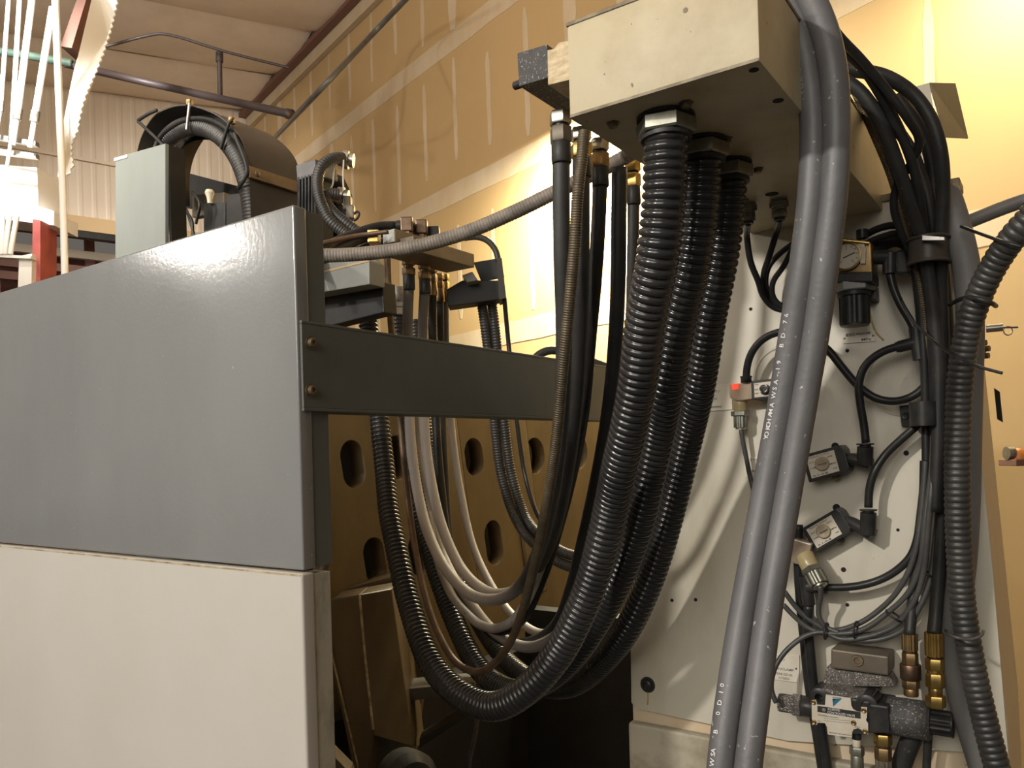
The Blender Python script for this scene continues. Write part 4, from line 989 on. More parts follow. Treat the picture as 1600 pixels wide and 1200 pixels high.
hose_text(o, 'WSA-19', 1210, 622, 1228, 563, .0062, tw_l, spin=.3)
hose_text(o, 'BD', 1227, 545, 1232, 520, .0062, tw_l, spin=.3)
hose_text(o, '76', 1232, 512, 1238, 488, .0062, tw_l, spin=.3)
hose_text(o, '-YOKOHAMA-', 1268, 168, 1256, 52, .006, tw_l, M_tape, spin=.3)
hose_text(o, 'WSA', 1121, 1198, 1126, 1166, .0062, tw_l, spin=.3)
hose_text(o, 'B 0D', 1126, 1155, 1138, 1096, .0062, tw_l, spin=.3)
hose_text(o, '10', 1138, 1088, 1143, 1066, .0062, tw_l, spin=.3)

# ================================================================== CABLES OVER THE COLUMN
def cab(label, pts, rpx, m, name='black_cable', kind='smooth', pitch=.004, group=None, cat='cable', depth=.16, seg=14):
    q = [pp(x, y, o_) for x, y, o_ in pts]
    return hose(name, label, cat, q, rpx * .00105, m, kind, pitch, seg, group, depth=depth)
cab('black cable arching highest from the twin hoses and looping back left', [(1290, 25, .3), (1310, 55, .28), (1345, 92, .25), (1385, 140, .22), (1418, 185, .2), (1437, 220, .17), (1424, 255, .15), (1402, 288, .13), (1397, 325, .12), (1410, 365, .1), (1428, 410, .075), (1438, 480, .06), (1444, 560, .055), (1446, 640, .05), (1447, 720, .05)], 6, M_cable)
cab('black cable arching just under the highest one, straight into the clamp', [(1290, 40, .28), (1312, 72, .26), (1350, 108, .23), (1380, 155, .2), (1404, 200, .18), (1424, 250, .16), (1438, 310, .14), (1447, 380, .1), (1452, 450, .08), (1458, 560, .065), (1460, 680, .06)], 7, M_cable)
cab('thick black hose of the outermost arch over the column top', [(1300, 105, .2), (1335, 110, .19), (1380, 118, .18), (1425, 146, .16), (1456, 190, .15), (1470, 240, .14), (1474, 300, .12), (1470, 370, .1), (1470, 450, .07), (1474, 560, .05), (1474, 700, .05), (1470, 850, .05), (1462, 960, .06), (1459, 990, .07)], 9.5, M_black, 'black_hose', cat='hose')
cab('thick black hose in the middle of the arching bundle', [(1305, 118, .22), (1340, 140, .21), (1365, 172, .2), (1388, 220, .18), (1408, 275, .16), (1430, 340, .13), (1446, 400, .1), (1456, 470, .085), (1466, 560, .075), (1466, 680, .07), (1462, 800, .07)], 9.5, M_black, 'black_hose', cat='hose')
cab('hose with a fine woven bronze guard on the left of the arching bundle', [(1315, 115, .17), (1336, 145, .16), (1352, 180, .15), (1372, 225, .14), (1392, 275, .13), (1408, 330, .115), (1424, 390, .085), (1437, 440, .07), (1446, 500, .06), (1455, 560, .055)], 5.5, M_spring, 'woven_guard_hose', 'corr', .0036, cat='hose', depth=.08)
cab('thick black hose arching low behind the others', [(1305, 160, .13), (1345, 172, .12), (1390, 192, .11), (1420, 228, .1), (1442, 280, .09), (1455, 340, .08), (1462, 420, .06), (1466, 500, .04), (1460, 640, .035), (1446, 760, .03), (1432, 880, .035), (1424, 960, .05), (1421, 992, .06)], 8, M_black, 'black_hose', cat='hose')
cab('black hose descending inside the arch towards the column corner', [(1400, 150, .1), (1440, 205, .09), (1456, 260, .08), (1462, 320, .07), (1472, 400, .05), (1480, 500, .04), (1484, 600, .035), (1480, 700, .03)], 8.5, M_black, 'black_hose', cat='hose')
# thin strapped bundle
bl_ = 'one of the thin grey-black cables strapped together down the column bundle'
bund = [
 [(1432, 400, .07), (1440, 470, .05), (1447, 560, .05), (1448, 640, .045), (1446, 720, .05), (1440, 800, .05), (1428, 870, .05), (1405, 920, .045), (1375, 952, .04), (1340, 975, .04), (1300, 985, .04), (1270, 972, .045), (1245, 950, .05), (1226, 925, .06)],
 [(1440, 405, .08), (1450, 480, .06), (1456, 570, .06), (1458, 650, .06), (1456, 730, .065), (1446, 810, .07), (1438, 880, .065), (1420, 925, .055), (1390, 955, .05), (1345, 985, .05), (1302, 990, .05), (1268, 984, .05), (1240, 962, .055), (1224, 945, .06)],
 [(1450, 405, .07), (1460, 500, .06), (1464, 600, .055), (1462, 700, .065), (1454, 780, .075), (1448, 850, .07), (1444, 890, .065), (1428, 940, .055), (1398, 978, .05), (1350, 996, .05), (1310, 998, .05), (1290, 988, .05), (1262, 992, .055), (1230, 1015, .07), (1210, 1045, .08), (1205, 1078, .09), (1213, 1098, .09)],
 [(1426, 405, .06), (1434, 480, .045), (1442, 580, .04), (1446, 680, .035), (1444, 780, .035), (1440, 870, .035), (1432, 930, .035), (1405, 968, .035), (1365, 990, .035), (1320, 990, .035)],
 [(1462, 410, .06), (1470, 500, .05), (1472, 620, .045), (1470, 740, .045), (1462, 840, .05), (1452, 910, .05), (1436, 950, .05), (1410, 985, .045), (1370, 1000, .045), (1325, 1000, .045)],
]
bund_l = ['thin dark cable curling lowest left behind the twin hoses, inner loop', 'thin dark cable curling left behind the twin hoses, second loop under the inner one', 'thin dark cable that drops to the finned gland at the valve\'s left end',
          'thin dark cable lying against the column cover, ending under the first tie of the curl', 'thin dark cable forming the lowest, outermost sweep of the curl']
for b_, l_ in zip(bund, bund_l): cab(l_, b_, 4.2, M_gcable, 'thin_cable', group='thin cables strapped in the column bundle')
cab('grey cable curving up into the finned gland of the lower pressure switch', [(1281, 915, .075), (1283, 930, .07), (1279, 948, .06), (1280, 965, .055), (1290, 980, .05), (1310, 988, .05)], 4.2, M_gcable, 'sensor_cable')
for (x, y, a) in ((1397, 962, .6), (1337, 984, 1.5), (1291, 986, 1.4), (1447, 895, .3)):
    q = pp(x, y, .05)
    link_mesh
    o = link_mesh('cable_tie', tube_mesh('cable_tie', ringpts(q, V((math.sin(a), 0, math.cos(a))) if a < 1 else V((1, .0, -.1)), .0135, 18), .0018, .002, 6), M_cable, None, q)
    tag(o, {1397: 'cable tie high on the right of the cable curl', 1337: 'cable tie at the middle of the cable curl', 1291: 'cable tie at the left end of the cable curl', 1447: 'cable tie round the upright thin cables'}[x], 'cable tie', 'ties on the cable curl')
# band clamps
def band(label, x0, x1, y, hpx, off, m, tabs=None):
    a, b_ = pp(x0, y, off), pp(x1, y, off); c_ = (a + b_) / 2; ww = (b_ - a).length / 2; h = hpx * .00105
    t = thing('band_clamp', label, 'clamp', c_ + V((0, 0, -h / 2)))
    bm = B(); n = 24; ring = []
    for zz_ in (-h / 2, h / 2):
        for rr in (1, .93):
            ring.append([bm.verts.new(c_ + V((math.cos(2 * math.pi * k / n) * ww * rr, math.sin(2 * math.pi * k / n) * ww * 1.15 * rr, zz_))) for k in range(n)])
    for (i, j) in ((0, 2), (1, 3), (0, 1), (2, 3)):
        for k in range(n): bm.faces.new((ring[i][k], ring[i][(k + 1) % n], ring[j][(k + 1) % n], ring[j][k]))
    obj('band', bm, m, t, smooth=40)
    return t, c_, ww, h
t, c_, ww, h = band('dark band clamp with a steel buckle round the bundle at the column top', 1419, 1483, 393, 34, .092, M_hood)
for s_ in (-1, 1):
    o_ = tube_mesh('rolled_edge', [c_ + V((math.cos(a_) * ww * 1.01, math.sin(a_) * ww * 1.16, s_ * h / 2)) for a_ in [2 * math.pi * k / 20 for k in range(21)]], .0028); link_mesh('rolled_edge', o_, M_hood, t)
bm = B(); prism(bm, [pp(x, y, .135) for x, y in ((1440, 367), (1476, 370), (1476, 376), (1440, 376))], (0, .006, 0)); obj('buckle', bm, M_steel, t, bevel=.001)
t2 = thing('saddle_clamp', 'black saddle clamp with a screwed tab, lower down the cable bundle', 'clamp', pp(1440, 665, .04))
bm = B(); prism(bm, [pp(x, y, .012) for x, y in ((1405, 634), (1428, 632), (1428, 667), (1409, 666))], (0, .009, 0)); obj('tab', bm, M_valve, t2, bevel=.001)
bm = B(); lathe(bm, pp(1415, 650, .012), (0, -1, 0), [(0, .006), (.004, .005), (.0035, .0025), (.002, .002)], 14); obj('tab_screw', bm, M_valve, t2, smooth=40)
bm = B(); n = 14; prev = None
a, b_ = pp(1426, 648, .012), pp(1480, 648, .012); hh = .0185
for k in range(n + 1):
    th = math.pi * k / n
    q = (a + b_) / 2 + V((-math.cos(th) * (b_ - a).length / 2, -math.sin(th) ** .6 * .085, 0))
    row = [bm.verts.new(q + V((0, 0, hh))), bm.verts.new(q + V((0, 0, -hh))), bm.verts.new(q + V((0, .004, -hh))), bm.verts.new(q + V((0, .004, hh)))]
    if prev:
        for k_ in range(4): bm.faces.new((prev[k_], row[k_], row[(k_ + 1) % 4], prev[(k_ + 1) % 4]))
    prev = row
obj('saddle', bm, M_valve, t2, smooth=40)
# right-hand ducts
cab('wide smooth grey duct running down the column corner behind the corrugated one', [(1478, 300, .06), (1488, 330, .07), (1502, 380, .075), (1513, 440, .07), (1516, 520, .065), (1514, 600, .065), (1512, 680, .065), (1510, 780, .06), (1504, 880, .055), (1494, 960, .05), (1490, 1020, .05), (1500, 1080, .05), (1520, 1150, .05), (1545, 1230, .05)], 18.5, M_greyduct, 'grey_duct', cat='duct', seg=22)
dx = [(1640, 280, .28), (1618, 330, .27), (1590, 362, .26), (1562, 400, .24), (1535, 450, .22), (1514, 510, .2), (1502, 580, .185), (1497, 660, .175), (1496, 760, .17), (1499, 860, .165), (1504, 940, .16), (1514, 1010, .16), (1528, 1080, .16), (1545, 1150, .16), (1566, 1230, .16)]
cab('black corrugated duct swinging in from the right edge and down the column corner', dx, 16.5, M_corr2, 'corrugated_duct', 'corr', .0092, cat='duct', seg=22, depth=.13)
cab('grey pipe elbow entering from the right edge behind the column', [(1500, 352, -.1), (1530, 340, -.1), (1570, 324, -.1), (1605, 312, -.1), (1640, 300, -.1)], 11, M_greyduct, 'grey_pipe', cat='pipe')
cab('long stray tail of a cable tie across the corrugated duct, upper', [(1502, 354, .11), (1540, 368, .23), (1575, 380, .3), (1596, 386, .3)], 2.2, M_cable, 'tie_tail', cat='cable tie')
cab('stray tail of a cable tie crossing from the bundle to the right, lower', [(1408, 470, .12), (1425, 500, .13), (1450, 525, .15), (1485, 552, .21), (1530, 573, .25), (1566, 583, .26)], 2.0, M_cable, 'tie_tail', cat='cable tie')
cab('black cord wrapped round both ducts near the bracket', [(1484, 476, .09), (1500, 468, .15), (1525, 466, .245), (1545, 472, .245), (1556, 478, .2)], 3, M_black, 'wrapped_cord', cat='cord')
cab('grey-brown wire tie round the ducts, beside the brass hose end', [(1478, 985, .07), (1495, 996, .21), (1515, 1000, .2), (1534, 993, .19), (1536, 986, .18)], 2.0, M_gcable, 'wire_tie', cat='tie')
# air tubes
def tube(label, pts, rpx=6.2, m=M_cable): return cab(label, pts, rpx, m, 'air_tube', cat='tube')
tube('black air tube arching up from the red-lit valve to behind the twin hoses', [(1166, 595, .05), (1167, 575, .055), (1175, 550, .06), (1195, 528, .065), (1225, 518, .07), (1260, 525, .06), (1292, 545, .05), (1315, 573, .045), (1340, 602, .04), (1368, 622, .035), (1400, 627, .035), (1430, 617, .035), (1448, 600, .03)])
tube('black air tube looping up from the upper pressure switch to the tee on the bundle', [(1353, 692, .045), (1350, 665, .045), (1344, 630, .048), (1342, 600, .05), (1350, 574, .05), (1368, 556, .05), (1390, 545, .05), (1412, 540, .05)])
tube('black air tube from the lower pressure switch curving up to the saddle clamp', [(1357, 793, .045), (1358, 768, .045), (1366, 738, .045), (1384, 710, .04), (1410, 685, .04), (1435, 662, .04), (1450, 640, .04)])
tube('black air tube sweeping from the lower tee to the cable bundle', [(1290, 918, .05), (1330, 917, .045), (1370, 908, .04), (1400, 892, .04), (1424, 868, .04), (1436, 830, .035), (1442, 780, .03), (1444, 720, .03)])
tube('black air tube dropping from the regulator elbow into the bundle', [(1390, 425, .05), (1396, 450, .05), (1408, 478, .05), (1424, 505, .05), (1438, 540, .05), (1446, 580, .045)], 6)
tube('small black cable bent behind the regulator', [(1345, 372, .02), (1370, 358, .04), (1400, 352, .06), (1425, 360, .06)], 5.5)
tube('small black tube arched right above the regulator elbow', [(1350, 382, .04), (1375, 371, .055), (1405, 364, .07), (1430, 368, .07)], 5)
# loose black tee on the bundle
te = thing('push_fit_tee', 'black push-fit tee against the bundle between clamp and saddle', 'fitting', pp(1430, 540, .05))
bm = B(); a, b_ = pp(1404, 542, .05), pp(1432, 535, .05); cyl(bm, a, b_, .0095, 16); obj('side_socket', bm, M_valve, te, smooth=40)
bm = B(); cyl(bm, pp(1430, 512, .05), pp(1437, 562, .05), .010, 16); obj('main_socket', bm, M_valve, te, smooth=40)
bm = B(); lathe(bm, a, (a - b_), [(0, .0085), (.004, .0085)], 16); obj('release_ring', bm, M_valve, te, smooth=40)

# small cables from glands under the box
def small_gland(x, y, label, pts, offs):
    q = pbx(x, y)
    P3 = [q + down * .03] + [pp(*t_) for t_ in pts]
    o = hose('gland_cable', label, 'cable', P3, .0052, M_cable)
    stack(o, q, down, [('gasket', 'cyl', .003, .013, M_dullnut), ('hex_nut', 'hex', .010, .0145, M_dullnut), ('collar', 'cyl', .004, .0115, M_dullnut), ('dome_nut', 'hex', .012, .0115, M_dullnut), ('seal', 'cyl', .004, .0085, M_valve)])
small_gland(1168, 318, 'thin black cable from the left small gland under the cable box', [(1167, 370, .13), (1173, 410, .11), (1185, 440, .09), (1192, 462, .07), (1208, 480, .05), (1235, 486, .04), (1275, 480, .03)], 0)
small_gland(1217, 312, 'thin black cable from the right small gland under the cable box', [(1214, 360, .12), (1202, 400, .1), (1193, 430, .08), (1196, 455, .06), (1210, 474, .05), (1240, 478, .04), (1275, 470, .03)], 0)
cab('black cable bending left behind the twin hoses under the box', [(1275, 368, .06), (1245, 378, .06), (1220, 395, .06), (1202, 415, .06), (1196, 440, .06), (1203, 465, .05), (1225, 485, .04), (1270, 492, .03)], 4.6, M_cable, 'bent_cable')
cab('black cable close to the twin hoses curving down to the others', [(1262, 330, .1), (1245, 372, .09), (1225, 415, .08), (1208, 440, .07), (1207, 462, .06), (1220, 478, .05), (1260, 485, .04)], 4.6, M_cable, 'bent_cable')

# ================================================================== REGULATOR
rg = thing('air_regulator', 'air pressure regulator with round gauge and black knob on the column', 'regulator', pp(1336, 505, .06))
gq = pp(1322, 400, .075)
bm = B(); lathe(bm, gq + V((0, .03, 0)), (0, -1, 0), [(0, .019), (.005, .024), (.024, .024), (.030, .0235), (.031, .0205), (.028, .020), (.0245, .0195), (.0245, .0005)], 36, cap=False); obj('gauge_case', bm, M_oldbrass, rg, smooth=35)
bm = B(); lathe(bm, gq + V((0, .0035, 0)), (0, -1, 0), [(0, .0198), (.0008, .0198)], 36); dl = obj('gauge_dial', bm, M_dial, rg)
for k in range(11):
    a = math.radians(225 - 27 * k); q = gq + V((math.cos(a) * .0165, .0025, math.sin(a) * .0165))
    bm = B(); box(bm, q, V((math.cos(a), 0, math.sin(a))) * .0016, .0002, V((-math.sin(a), 0, math.cos(a))) * .0004); obj('tick', bm, M_ink, dl)
for k, s_ in ((0, '0'), (5, '5'), (10, '10')):
    a = math.radians(225 - 27 * k); text(dl, s_, gq + V((math.cos(a) * .012, .0026, math.sin(a) * .012)), RT, UPZ, .003, M_ink, 'numeral')
bm = B(); box(bm, gq + V((.004, .002, .001)), V((.009, 0, .003)), .0003, V((-.0002, 0, .0007))); obj('needle', bm, M_ink, dl)
bm = B(); prism(bm, [pp(x, y, .068) for x, y in ((1312, 372), (1362, 378), (1364, 428), (1310, 428))], (0, .045, 0)); obj('body', bm, M_oldbrass, rg, bevel=.004, seg=3, smooth=40)
bm = B(); prism(bm, [pp(x, y, .073) for x, y in ((1326, 376), (1350, 374), (1352, 390), (1330, 390))], (0, .05, 0)); obj('body_top', bm, M_dial, rg, bevel=.003)
bm = B(); prism(bm, [pp(x, y, .074) for x, y in ((1344, 386), (1353, 386), (1352, 412), (1344, 412))], (0, .006, 0)); obj('lug', bm, M_dial, rg, bevel=.001)
bm = B(); prism(bm, [pp(x, y, .075) for x, y in ((1308, 427), (1363, 424), (1363, 440), (1306, 441))], (0, .055, 0)); obj('black_flange', bm, M_valve, rg, bevel=.002)
kq = pp(1334, 442, .045)
stack(rg, kq, down, [('hex_collar', 'hex', .015, .033, M_bracket), ('knob_neck', 'cyl', .008, .026, M_valve), ('knob', 'rib', .045, .0235, M_valve), ('knob_rim', 'cyl', .003, .0225, M_valve)])
bm = B(); prism(bm, [pp(x, y, .03) for x, y in ((1355, 446), (1368, 446), (1369, 468), (1356, 470))], (0, .03, 0)); obj('mount_bracket', bm, M_valve, rg, bevel=.002)
bm = B(); lathe(bm, pp(1347, 365, .05), UP, [(-.008, .009), (.006, .009), (.007, .004)], 14); obj('top_screw', bm, M_valve, rg, smooth=40)
a, b_ = pp(1363, 402, .05), pp(1392, 402, .05)
bm = B(); cyl(bm, a, b_, .0115, 16); obj('outlet_elbow', bm, M_valve, rg, smooth=40)
bm = B(); cyl(bm, pp(1391, 396, .05), pp(1391, 428, .05), .0115, 16); obj('outlet_socket', bm, M_valve, rg, smooth=40)
bm = B(); cyl(bm, pp(1358, 380, .07), pp(1315, 375, .078), .003, 10); obj('gauge_arm', bm, M_brass, rg, smooth=40)
bm = B(); prism(bm, [pp(x, y, .06) for x, y in ((1398, 392), (1418, 386), (1420, 428), (1400, 428))], (0, .03, 0)); obj('rear_elbow', bm, M_valve, rg, bevel=.004)
cab('thick black hose bend behind the regulator elbow', [(1350, 405, .02), (1375, 385, .025), (1400, 375, .03), (1422, 385, .03), (1436, 410, .03)], 10, M_black, 'black_hose', cat='hose')

# ================================================================== PRESSURE SWITCHES
def rot2(c, ang):
    return lambda u_, v_: (c[0] + u_ * math.cos(ang) - v_ * math.sin(ang), c[1] + u_ * math.sin(ang) + v_ * math.cos(ang))
def pswitch(label, cen, ang, elbow, up_to):
    f = rot2(cen, ang)
    t = thing('pressure_switch', label, 'pressure switch', pp(cen[0], cen[1], 0) )
    bm = B(); prism(bm, [pp(*f(u_, v_), .042) for u_, v_ in ((-30, -22), (33, -22), (37, -14), (37, 16), (33, 22), (-30, 22))], (0, .04, 0)); obj('housing', bm, M_valve, t, bevel=.002)
    bm = B(); fc = [f(-24, -17), f(21, -17), f(21, 17), f(-24, 17)]
    prism(bm, [pp(x, y, .0435) for x, y in fc], (0, .0014, 0)); fcx = obj('face_plate', bm, M_plate, t)
    q = pp(*f(-2, -1), .0437)
    bm = B(); lathe(bm, q, (0, -1, 0), [(0, .0118), (.003, .0118), (.0042, .0108), (.0042, .006), (.0034, .005)], 28); obj('setting_knob', bm, M_knobt, t, smooth=40)
    bm = B(); q2 = pp(*f(-2, -1), .0484); box(bm, q2, V((math.cos(-ang) * .008, 0, math.sin(-ang) * .008)), .0006, V((-math.sin(-ang), 0, math.cos(-ang))) * .001); obj('knob_slot', bm, M_screw, t)
    d = (math.cos(ang), -math.sin(ang))
    for s_, u_, v_, h_, w_ in (('PRESSURE SWITCH', -4, -14.4, 2.6, 32), ('ON', 12, -9, 2.6, 8), ('MPa', 14, 3, 2.4, 10), ('OUT', -18, -7, 2.4, 8), ('COM', -18, 2, 2.4, 8), ('0.1-0.8', -9, 14.3, 3, 24), ('NO', 16, 11, 2.4, 6)):
        x, y = f(u_, v_); ptxt(fcx, s_, x, y, h_, w_, .0437, M_ink, d)
    for u_, v_ in ((4, 28), (10, 29)):
        pass
    x, y = f(14, 25)
    bm = B(); lathe(bm, pp(x, y, .012), (0, -1, 0), [(0, .007), (.006, .006), (.005, .003)], 14); obj('mount_screw', bm, M_screw, t, smooth=40)
    ex, ey = elbow
    bm = B(); a, b_ = pp(*f(37, 0), .03), pp(ex, ey, .04); lathe(bm, a, b_ - a, [(0, .008), ((b_ - a).length * .35, .0105), ((b_ - a).length + .01, .011)], 18); obj('port_elbow', bm, M_valve, t, smooth=40)
    bm = B(); cyl(bm, pp(ex, ey + 4, .042), pp(ex + 1, up_to + 6, .045), .0125, 18); obj('push_socket', bm, M_valve, t, smooth=40)
    bm = B(); q = pp(ex + 1, up_to + 6, .045); lathe(bm, q, UP, [(0, .009), (.003, .009), (.003, .0135), (.0055, .0135), (.0055, .008)], 18); obj('release_ring', bm, M_valve, t, smooth=30)
    return t, f
t, f = pswitch('upper black pressure switch with white face and tan dial knob', (1287, 725), -.27, (1351, 722), 692)
t, f = pswitch('lower black pressure switch, tilted more, with amber cable plug', (1289, 830), -.53, (1356, 831), 795)
# amber plug and finned gland of the lower switch
a, b_ = pp(1252, 858, .045), pp(1287, 926, .075)
ax = (b_ - a).normalized()
bm = B(); box(bm, pp(1252, 862, .04), V((.016, 0, -.004)), .014, V((.006, 0, .02))); obj('amber_plug', bm, M_clear, t, bevel=.003)
e_ = stack(t, a + ax * .012, ax, [('amber_neck', 'cyl', .026, .0155, M_amber), ('hex_nut', 'hex', .010, .0185, M_dullnut), ('finned_gland', 'rib', .022, .0165, M_dullnut), ('seal', 'cyl', .004, .012, M_zinc)])
te = thing('push_fit_tee', 'black push-fit tee under the finned gland of the lower switch', 'fitting', pp(1262, 920, .05))
bm = B(); cyl(bm, pp(1258, 900, .045), pp(1264, 945, .045), .0105, 16); obj('main_socket', bm, M_valve, te, smooth=40)
bm = B(); cyl(bm, pp(1262, 917, .048), pp(1292, 918, .05), .0105, 16); obj('side_socket', bm, M_valve, te, smooth=40)
tube('black air tube dropping from the tee under the lower switch to the valve', [(1264, 945, .045), (1262, 975, .04), (1266, 1020, .035), (1272, 1080, .03), (1290, 1180, .025), (1296, 1240, .025)], 8)
tube('black air tube rising beside the twin hoses to the tee', [(1248, 820, .03), (1247, 850, .03), (1247, 890, .032), (1250, 940, .03), (1256, 1000, .028), (1262, 1060, .026), (1276, 1150, .02), (1290, 1240, .02)], 7)

# ================================================================== RED-LIT VALVE (left of the twin hoses)
sv = thing('indicator_valve', 'small black solenoid valve with a red lit clear plug, left of the twin hoses', 'valve', pp(1190, 625, 0))
bm = B(); prism(bm, [pp(x, y, .045) for x, y in ((1173, 595), (1240, 588), (1240, 620), (1175, 625))], (0, .043, 0)); obj('body', bm, M_valve, sv, bevel=.002)
bm = B(); prism(bm, [pp(x, y, .0462) for x, y in ((1178, 599), (1210, 595), (1210, 618), (1179, 621))], (0, .0014, 0)); fc = obj('face_plate', bm, M_plate, sv)
bm = B(); lathe(bm, pp(1196, 609, .0462), (0, -1, 0), [(0, .0095), (.002, .0095), (.002, .0072), (.006, .0070), (.0065, .0045), (.005, .004)], 24); obj('manual_button', bm, M_valve, sv, smooth=35)
bm = B(); lathe(bm, pp(1193, 606.8, .0485), (0, -1, 0), [(0, .0078), (.003, .0078), (.003, .0066), (0, .0066)], 24, cap=False); obj('button_ring', bm, M_zinc, sv, smooth=35)
for yy in (601, 609, 615):
    ptxt(fc, ('ON', 'SET', 'OFF')[(601, 609, 615).index(yy)], 1182, yy, 2.6, 6, .0464)
bm = B(); prism(bm, [pp(x, y, .046) for x, y in ((1137, 600), (1174, 598), (1175, 623), (1150, 627), (1140, 622))], (0, .03, 0)); obj('clear_plug', bm, M_clear, sv, bevel=.002)
bm = B(); prism(bm, [pp(x, y, .0475) for x, y in ((1143, 600), (1154, 599), (1153, 608), (1144, 609))], (0, .008, 0)); obj('red_lamp', bm, M_red, sv, bevel=.001)
q = pp(1156, 624, .03)
stack(sv, q, down, [('amber_neck', 'cyl', .021, .0125, M_amber), ('hex_nut', 'hex', .009, .0165, M_dullnut), ('finned_gland', 'rib', .021, .0120, M_dullnut), ('seal', 'cyl', .003, .009, M_zinc)])
q = pp(1166, 598, .045)
stack(sv, q, UP, [('push_socket', 'cyl', .009, .0095, M_valve), ('release_ring', 'cyl', .0025, .0105, M_valve)])
cab('grey cable hanging from the finned gland of the red-lit valve', [(1158, 672, .03), (1161, 690, .028), (1166, 715, .025), (1172, 745, .02), (1182, 780, .02), (1198, 815, .02), (1215, 840, .02)], 4, M_gcable, 'sensor_cable')

# ================================================================== SOLENOID VALVE (bottom right)
SV = .085
vb = thing('mounting_block', 'brown steel mounting block with a socket screw above the solenoid valve', 'block', pp(1345, 1050, 0))
bm = B(); prism(bm, [pp(x, y, .06) for x, y in ((1298, 1014), (1388, 1026), (1388, 1056), (1298, 1044))], (0, .058, 0)); obj('block', bm, M_manif, vb, bevel=.003)
bm = B(); lathe(bm, pp(1340, 1032, .06), (0, -1, 0), [(0, .0095), (.003, .0088), (.003, .0055), (.0005, .005)], 20); obj('socket_screw', bm, M_screw, vb, smooth=40)
va = thing('solenoid_valve', 'solenoid control valve with white name plate, covered in metal chips', 'valve', pp(1330, 1150, .05))
bm = B(); prism(bm, [pp(x, y, SV) for x, y in ((1286, 1082), (1360, 1096), (1360, 1146), (1292, 1142))], (0, .08, 0)); obj('valve_body', bm, M_valve, va, bevel=.004)
bm = B(); t0, t1 = pp(1284, 1082, SV), pp(1363, 1096, SV)
prism(bm, [t0, t1, t1 + V((0, .08, 0)), t0 + V((0, .08, 0))], (0, 0, .007)); obj('chip_layer', bm, M_chip, va, bevel=.001)
bm = B(); prism(bm, [pp(x, y, .05) for x, y in ((1290, 1042), (1390, 1056), (1400, 1074), (1284, 1074))], (0, .04, 0)); obj('chip_heap', bm, M_chip, va, bevel=.006)
# side lugs with bolts
for (x, y, lx) in ((1278, 1085, 9), (1352, 1096, 10)):
    q = pp(x + 3, y + 4, SV - .005)
    bm = B(); lathe(bm, q + V((0, .04, 0)), (0, -1, 0), [(0, .016), (.045, .016), (.047, .012), (.047, .007), (.03, .006)], 20); obj('bolt_lug', bm, M_valve, va, smooth=40)
S_ = 11.43
npoly = [(320, 385), (400, 385), (420, 470), (560, 480), (575, 290), (1020, 350), (1030, 480), (1060, 545), (1130, 590), (1200, 600), (1210, 510), (1310, 520), (1310, 690), (1290, 750), (1330, 800), (1330, 1000), (1240, 985), (1215, 920), (1150, 890), (1070, 910), (1045, 960), (1040, 1060), (610, 1000), (595, 870), (560, 800), (430, 790), (415, 830), (330, 830)]
def vp(x, y, off): return pp(1240 + x / S_, 1060 + y / S_, off)
bm = B(); prism(bm, [vp(x, y, SV + .004) for x, y in npoly], (0, .0016, 0)); npl = obj('name_plate', bm, M_plate, va)
bm = B(); prism(bm, [vp(x, y, SV + .0024) for x, y in ((330, 480), (1310, 620), (1320, 1000), (600, 960), (560, 800), (330, 780))], (0, .02, 0)); obj('plate_backing', bm, M_valve, va)
bm = B(); prism(bm, [vp(x, y, SV + .0046) for x, y in ((425, 490), (1195, 602), (1195, 722), (425, 597))], (0, .0008, 0)); obj('black_title_strip', bm, M_ink, npl)
bm = B(); prism(bm, [vp(x, y, SV + .0046) for x, y in ((692, 362), (862, 360), (706, 502))], (0, .0008, 0)); obj('blue_logo', bm, M_blue, npl)
bm = B(); prism(bm, [vp(x, y, SV + .005) for x, y in ((694, 364), (770, 362), (698, 410))], (0, .0008, 0)); obj('dark_logo_corner', bm, M_ink, npl)
bm = B(); prism(bm, [vp(x, y, SV + .0046) for x, y in ((694, 328), (845, 348), (845, 356), (694, 346))], (0, .0006, 0)); obj('logo_rule', bm, M_inkg, npl)
def vtx(s, x, y, h, w_, m, off=.0052):
    a = vp(x, y, SV + off); ww = (vp(x + w_ / 2, y, SV) - vp(x - w_ / 2, y, SV)).length
    d = (vp(x + 100, y + 14, SV) - vp(x, y, SV)).normalized()
    text(npl, s, a, d, d.cross(V((0, 1, 0))) * -1 if d.cross(V((0, 1, 0))).z < 0 else d.cross(V((0, 1, 0))), h / S_ * .00105, m, width=ww)
vtx('SOLENOID', 720, 560, 42, 215, M_white); vtx('CONTROLLED VALVE', 848, 636, 42, 480, M_white)
vtx('DS-G02', 515, 660, 34, 160, M_inkg); vtx('AC100V 50/60Hz', 700, 690, 26, 200, M_inkg); vtx('NO.', 460, 760, 24, 60, M_inkg); vtx('MADE IN JAPAN', 830, 990, 22, 380, M_inkg); vtx('SOL a', 1140, 870, 26, 90, M_ink)
bm = B(); lathe(bm, vp(540, 560, SV + .0048), (0, -1, 0), [(0, .003), (.0004, .003)], 14); obj('round_mark', bm, M_inkg, npl)
for y0 in (720, 760):
    bm = B(); prism(bm, [vp(x, y, SV + .0044) for x, y in ((540, y0 - 10), (1010, y0 + 40), (1010, y0 + 46), (540, y0 - 4))], (0, .0004, 0)); obj('printed_rule', bm, M_inkg, npl)
for (x, y) in ((355, 425), (365, 780), (1255, 570), (1278, 945), (1073, 790)):
    bm = B(); lathe(bm, vp(x, y, SV + .004), (0, -1, 0), [(0, .0042), (.002, .004), (.0026, .003), (.0018, .0018)], 14); obj('plate_screw', bm, M_oldbrass, va, smooth=40)
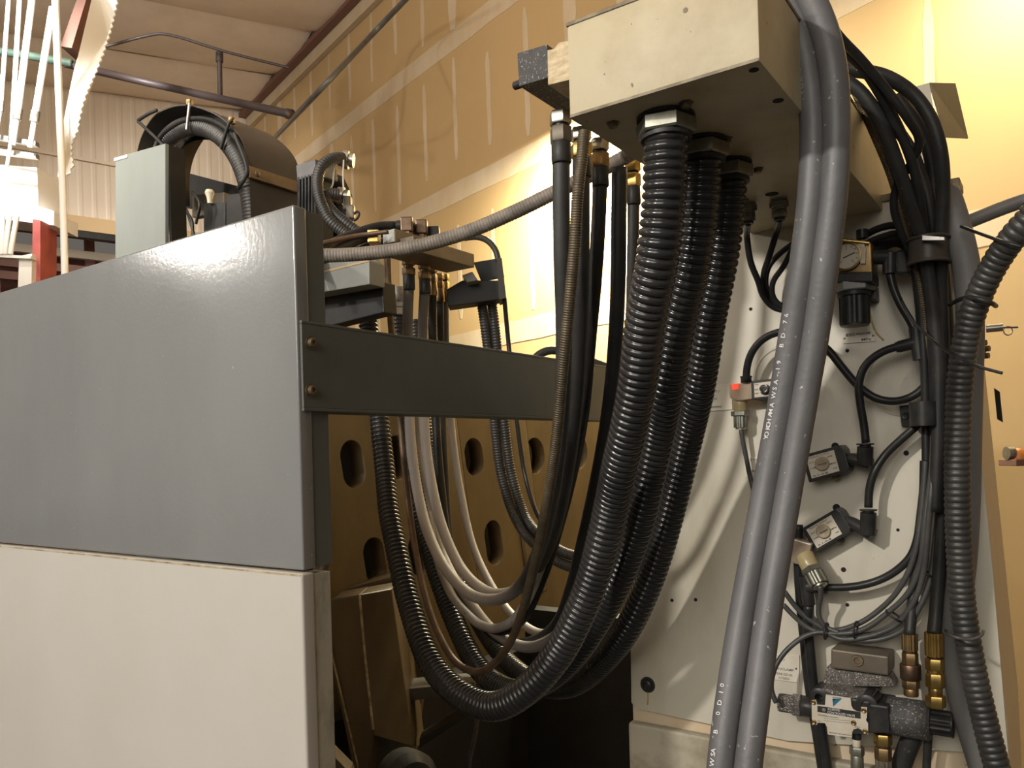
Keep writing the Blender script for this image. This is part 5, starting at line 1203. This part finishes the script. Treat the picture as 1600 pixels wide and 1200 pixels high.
# right coil
bm = B(); prism(bm, [pp(x, y, .088) for x, y in ((1358, 1100), (1388, 1104), (1390, 1146), (1357, 1146))], (0, .07, 0)); obj('coil_flange', bm, M_valve, va, bevel=.003)
a = pp(1388, 1117, .052)
e_ = V((1, 0, -.0)).normalized()
bm = B(); lathe(bm, a, e_, [(0, .030), (.05, .030), (.054, .031), (.058, .031), (.062, .027)], 32); obj('coil', bm, M_specbl, va, smooth=40)
stack(va, a + e_ * .06, e_, [('coil_nut', 'rib', .03, .0195, M_valve), ('nut_rim', 'cyl', .003, .0205, M_valve)])
# left plug
a = pp(1274, 1106, .055)
stack(va, a, -e_, [('plug_body', 'cyl', .022, .0175, M_valve), ('plug_nut', 'hex', .014, .0205, M_chip), ('cable_gland', 'rib', .024, .0155, M_chip)])
# hose ends above and below the valve
def vend(x, y0, items, label, off, tail=None, m=M_black, r=.011):
    pass
t = thing('brass_hose_end', 'bright brass crimped hose end on the thick black hose, right above the valve', 'fitting', pp(1460, 1080, .06))
stack(t, pp(1459, 988, .07), down, [('crimp_sleeve', 'rib', .036, .0135, M_brass), ('neck', 'cyl', .004, .011, M_bronze), ('hex_nut', 'hex', .018, .0135, M_brass), ('collar', 'cyl', .005, .0115, M_brass), ('hex_body', 'hex', .022, .0135, M_brass), ('elbow_stub', 'cyl', .012, .010, M_brass), ('elbow_body', 'hex', .018, .0145, M_brass)])
t = thing('bronze_hose_end', 'dark bronze hose end beside the bright brass one, above the valve', 'fitting', pp(1420, 1070, .06))
stack(t, pp(1421, 990, .06), down, [('crimp_sleeve', 'rib', .026, .012, M_oldbrass), ('neck', 'cyl', .004, .011, M_bronze), ('hex_nut', 'hex', .018, .012, M_oldbrass), ('swivel', 'cyl', .024, .0155, M_bronze), ('base_nut', 'hex', .014, .013, M_oldbrass), ('stub', 'cyl', .012, .011, M_oldbrass)])
t = thing('lower_fitting', 'nickel fitting with tube under the white name plate of the valve', 'fitting', pp(1339, 1200, .06))
stack(t, pp(1338, 1143, .07), down, [('port', 'cyl', .012, .0075, M_valve), ('neck', 'cyl', .012, .0065, M_dial), ('hex_nut', 'hex', .014, .0115, M_dullnut), ('sleeve', 'cyl', .05, .010, M_dullnut)])
t = thing('lower_fitting', 'brass fitting under the black coil of the valve', 'fitting', pp(1380, 1200, .06))
stack(t, pp(1379, 1146, .06), down, [('hex_nut', 'hex', .018, .014, M_brass), ('neck', 'cyl', .004, .011, M_bronze), ('hex_body', 'hex', .02, .013, M_oldbrass), ('crimp_sleeve', 'rib', .04, .0125, M_zinc)])
tube('thick black hose leaving down left under the coil', [(1432, 1130, .03), (1424, 1155, .03), (1410, 1190, .03), (1396, 1240, .03)], 15, M_black)
tube('thin dark tube dropping right of the coil', [(1452, 1130, .04), (1450, 1160, .035), (1448, 1195, .03), (1447, 1240, .03)], 6, M_black)
